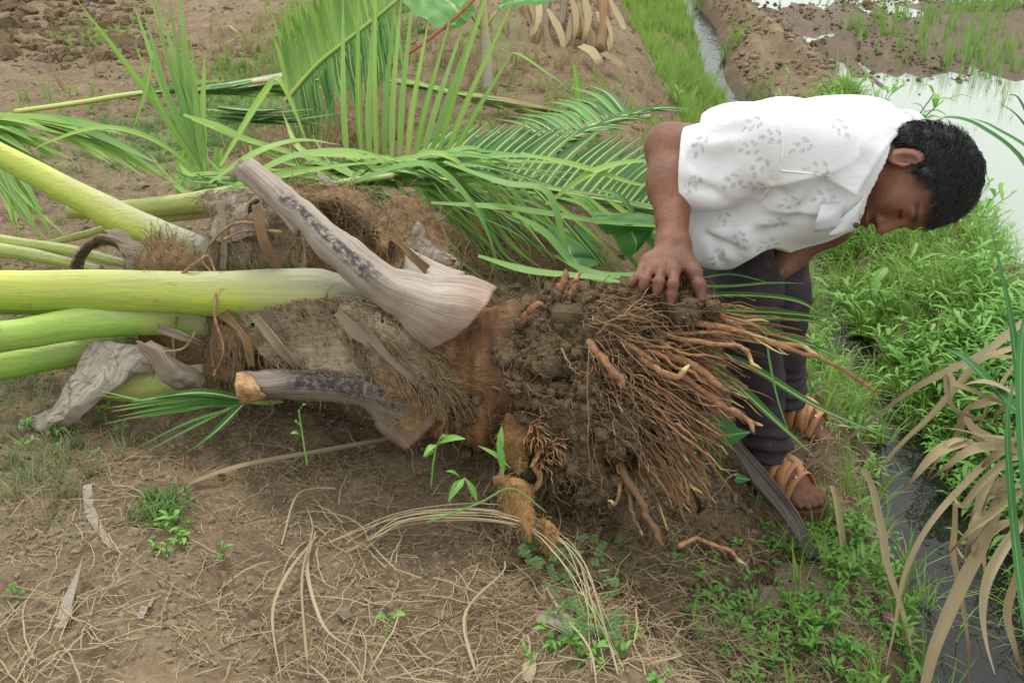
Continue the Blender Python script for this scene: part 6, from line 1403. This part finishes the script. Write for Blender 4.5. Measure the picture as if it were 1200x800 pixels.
sprig('thin upright weed left of the lower leaf base', [(360, 545, 1.86), (356, 520, 1.86), (350, 480, 1.88)], [(352, 500, 345, 494, .010), (354, 512, 340, 508, .010), (351, 482, 358, 474, .008)])
sprig('yellow-budded seedling at the far left edge', [(14, 720, 1.62), (20, 700, 1.62), (18, 684, 1.62)], [(18, 700, 6, 690, .012), (20, 702, 30, 692, .012), (18, 690, 12, 684, .008), (22, 718, 34, 712, .012), (20, 720, 8, 716, .012)])
sprig('small two-leaved weed above the straw at the centre bottom', [(452, 745, 1.52), (455, 730, 1.52), (458, 722, 1.52)], [(456, 726, 440, 722, .012), (458, 724, 476, 720, .012)])
# mimosa with feathered leaves
mim = empty('mimosa_plant', 'feathery blue-green mimosa growing below the root ball', 'mimosa'); M_mim = leaf_mat('mimosa_leaf', srgb(92, 128, 74), srgb(132, 162, 100), streak=3)
mb = MB()
for i in range(80):
    x0 = ru(618, 742); y0 = ru(630, 745) if x0 > 640 else ru(620, 660)
    gg = ground_at(x0, min(y0 + 12, 790)); tt = gg[1] * CT + (CAMZ - gg[2]) * ST - .04
    c0 = P(x0, y0, tt); a = ru(0, 6.28); d = np.array([math.cos(a), math.sin(a), ru(-.1, .5)]); d = nrm(d); L = ru(.018, .032); s_ = nrm(np.cross(d, (0, 0, 1)))
    mb = MB(); tube(mb, spline(np.array([gg, (gg + c0) / 2 + [.01, 0, .01], c0, c0 + d * L]), 10), .0008, 3, .5)
    for k in range(9):
        p = c0 + d * L * (k + 1) / 9
        for sg in (-1, 1):
            e_ = p + s_ * sg * .0065 + [0, 0, .001]; mb.add([p - d * .0007, e_ - d * .0007, e_ + d * .0007, p + d * .0007], [(0, 1, 2, 3)], None, [.5, .5, random.random()])
    mb.build('leaf', M_mim, mim)
# pink mimosa head
gp = ground_at(1035, 745); pf = empty('mimosa_flower', 'tiny pink pompom flower by the ditch edge', 'flower')
m, n_, b_ = new_mat('pink_petal'); b_.inputs['Base Color'].default_value = (*srgb(214, 130, 180), 1); mb = MB(); c0 = gp + [0, 0, .05]
for k in range(110): d = nrm(rng.normal(size=3)); tube(mb, [c0, c0 + d * .010], [.0009, .0006], 3, cap=False)
mb.build('pompom', m, pf); mb = MB(); tube(mb, [gp, c0], .0009, 4); mb.build('stem', M_weed, pf)
# heart-shaped leaves between the roots and the leg
vine = empty('vine', 'vine with dark heart-shaped leaves between the hanging roots and the front leg', 'vine'); m_h = leaf_mat('vine_leaf', srgb(48, 120, 56), srgb(84, 160, 80), mid=srgb(130, 190, 110), streak=14)
for (x, y, t, s_, a) in ((836, 496, 2.05, .045, .3), (822, 508, 2.06, .035, .8), (852, 510, 2.04, .04, -.2), (838, 480, 2.07, .028, 1.2), (812, 520, 2.06, .03, 2.2), (866, 560, 2.1, .02, .2), (793, 540, 2.1, .024, 1.)):
    c0 = P(x, y, t); e1 = nrm(Rv * math.cos(a) - Uv * math.sin(a) * .7); e2 = nrm(np.cross(e1, nrm(Bv + .5 * Uv)))
    hs = [(1.15, 0), (.75, .22), (.35, .42), (0, .52), (-.3, .46), (-.48, .28), (-.42, .1), (-.25, 0)]; ol = hs + [(a_, -b_) for a_, b_ in hs[-2:0:-1]]; n_o = len(ol)
    Vv = [c0 + s_ * a_ * e1 + s_ * b_ * e2 + Bv * .006 * abs(b_) for a_, b_ in ol]; Vv.append(c0 + e1 * s_ * .1 - Bv * .003)
    stv_ = [[.5 + b_, .5, .4] for a_, b_ in ol] + [[.5, .5, .4]]
    MB().add(Vv, None, [(k, (k + 1) % n_o, n_o) for k in range(n_o)], stv_).build('leaf', m_h, vine)
mb = MB(); tube(mb, spline(PL([(800, 560, 2.1), (815, 525, 2.08), (835, 500, 2.07), (850, 505, 2.06)]), 14), .0015, 4, .5); mb.build('stem', M_weed, vine)
# clods standing in the paddy water
for (x, y, s_, lb) in ((955, 78, .075, 'dark mud clod standing in the puddle, nearer the bund'), (970, 80, .045, 'small mud clod just right of the dark one in the puddle')):
    t = (CAMZ - PADDY_WATER) / (ST - (400 - y) / FPX * CT); c0 = P(x, y, t); s2 = SDF(); s2.ell(c0, (s_, s_, s_ * .8), None, .02); s2.post = lambda p, d: d - .02 * fbm(p * 14, 3, 250)
    V_, Q_ = mesh_sdf(s2, .012); o = MB().add(V_, Q_).build('mud_clod', mat_rootsoil()); tag(o, lb, 'mud clod')
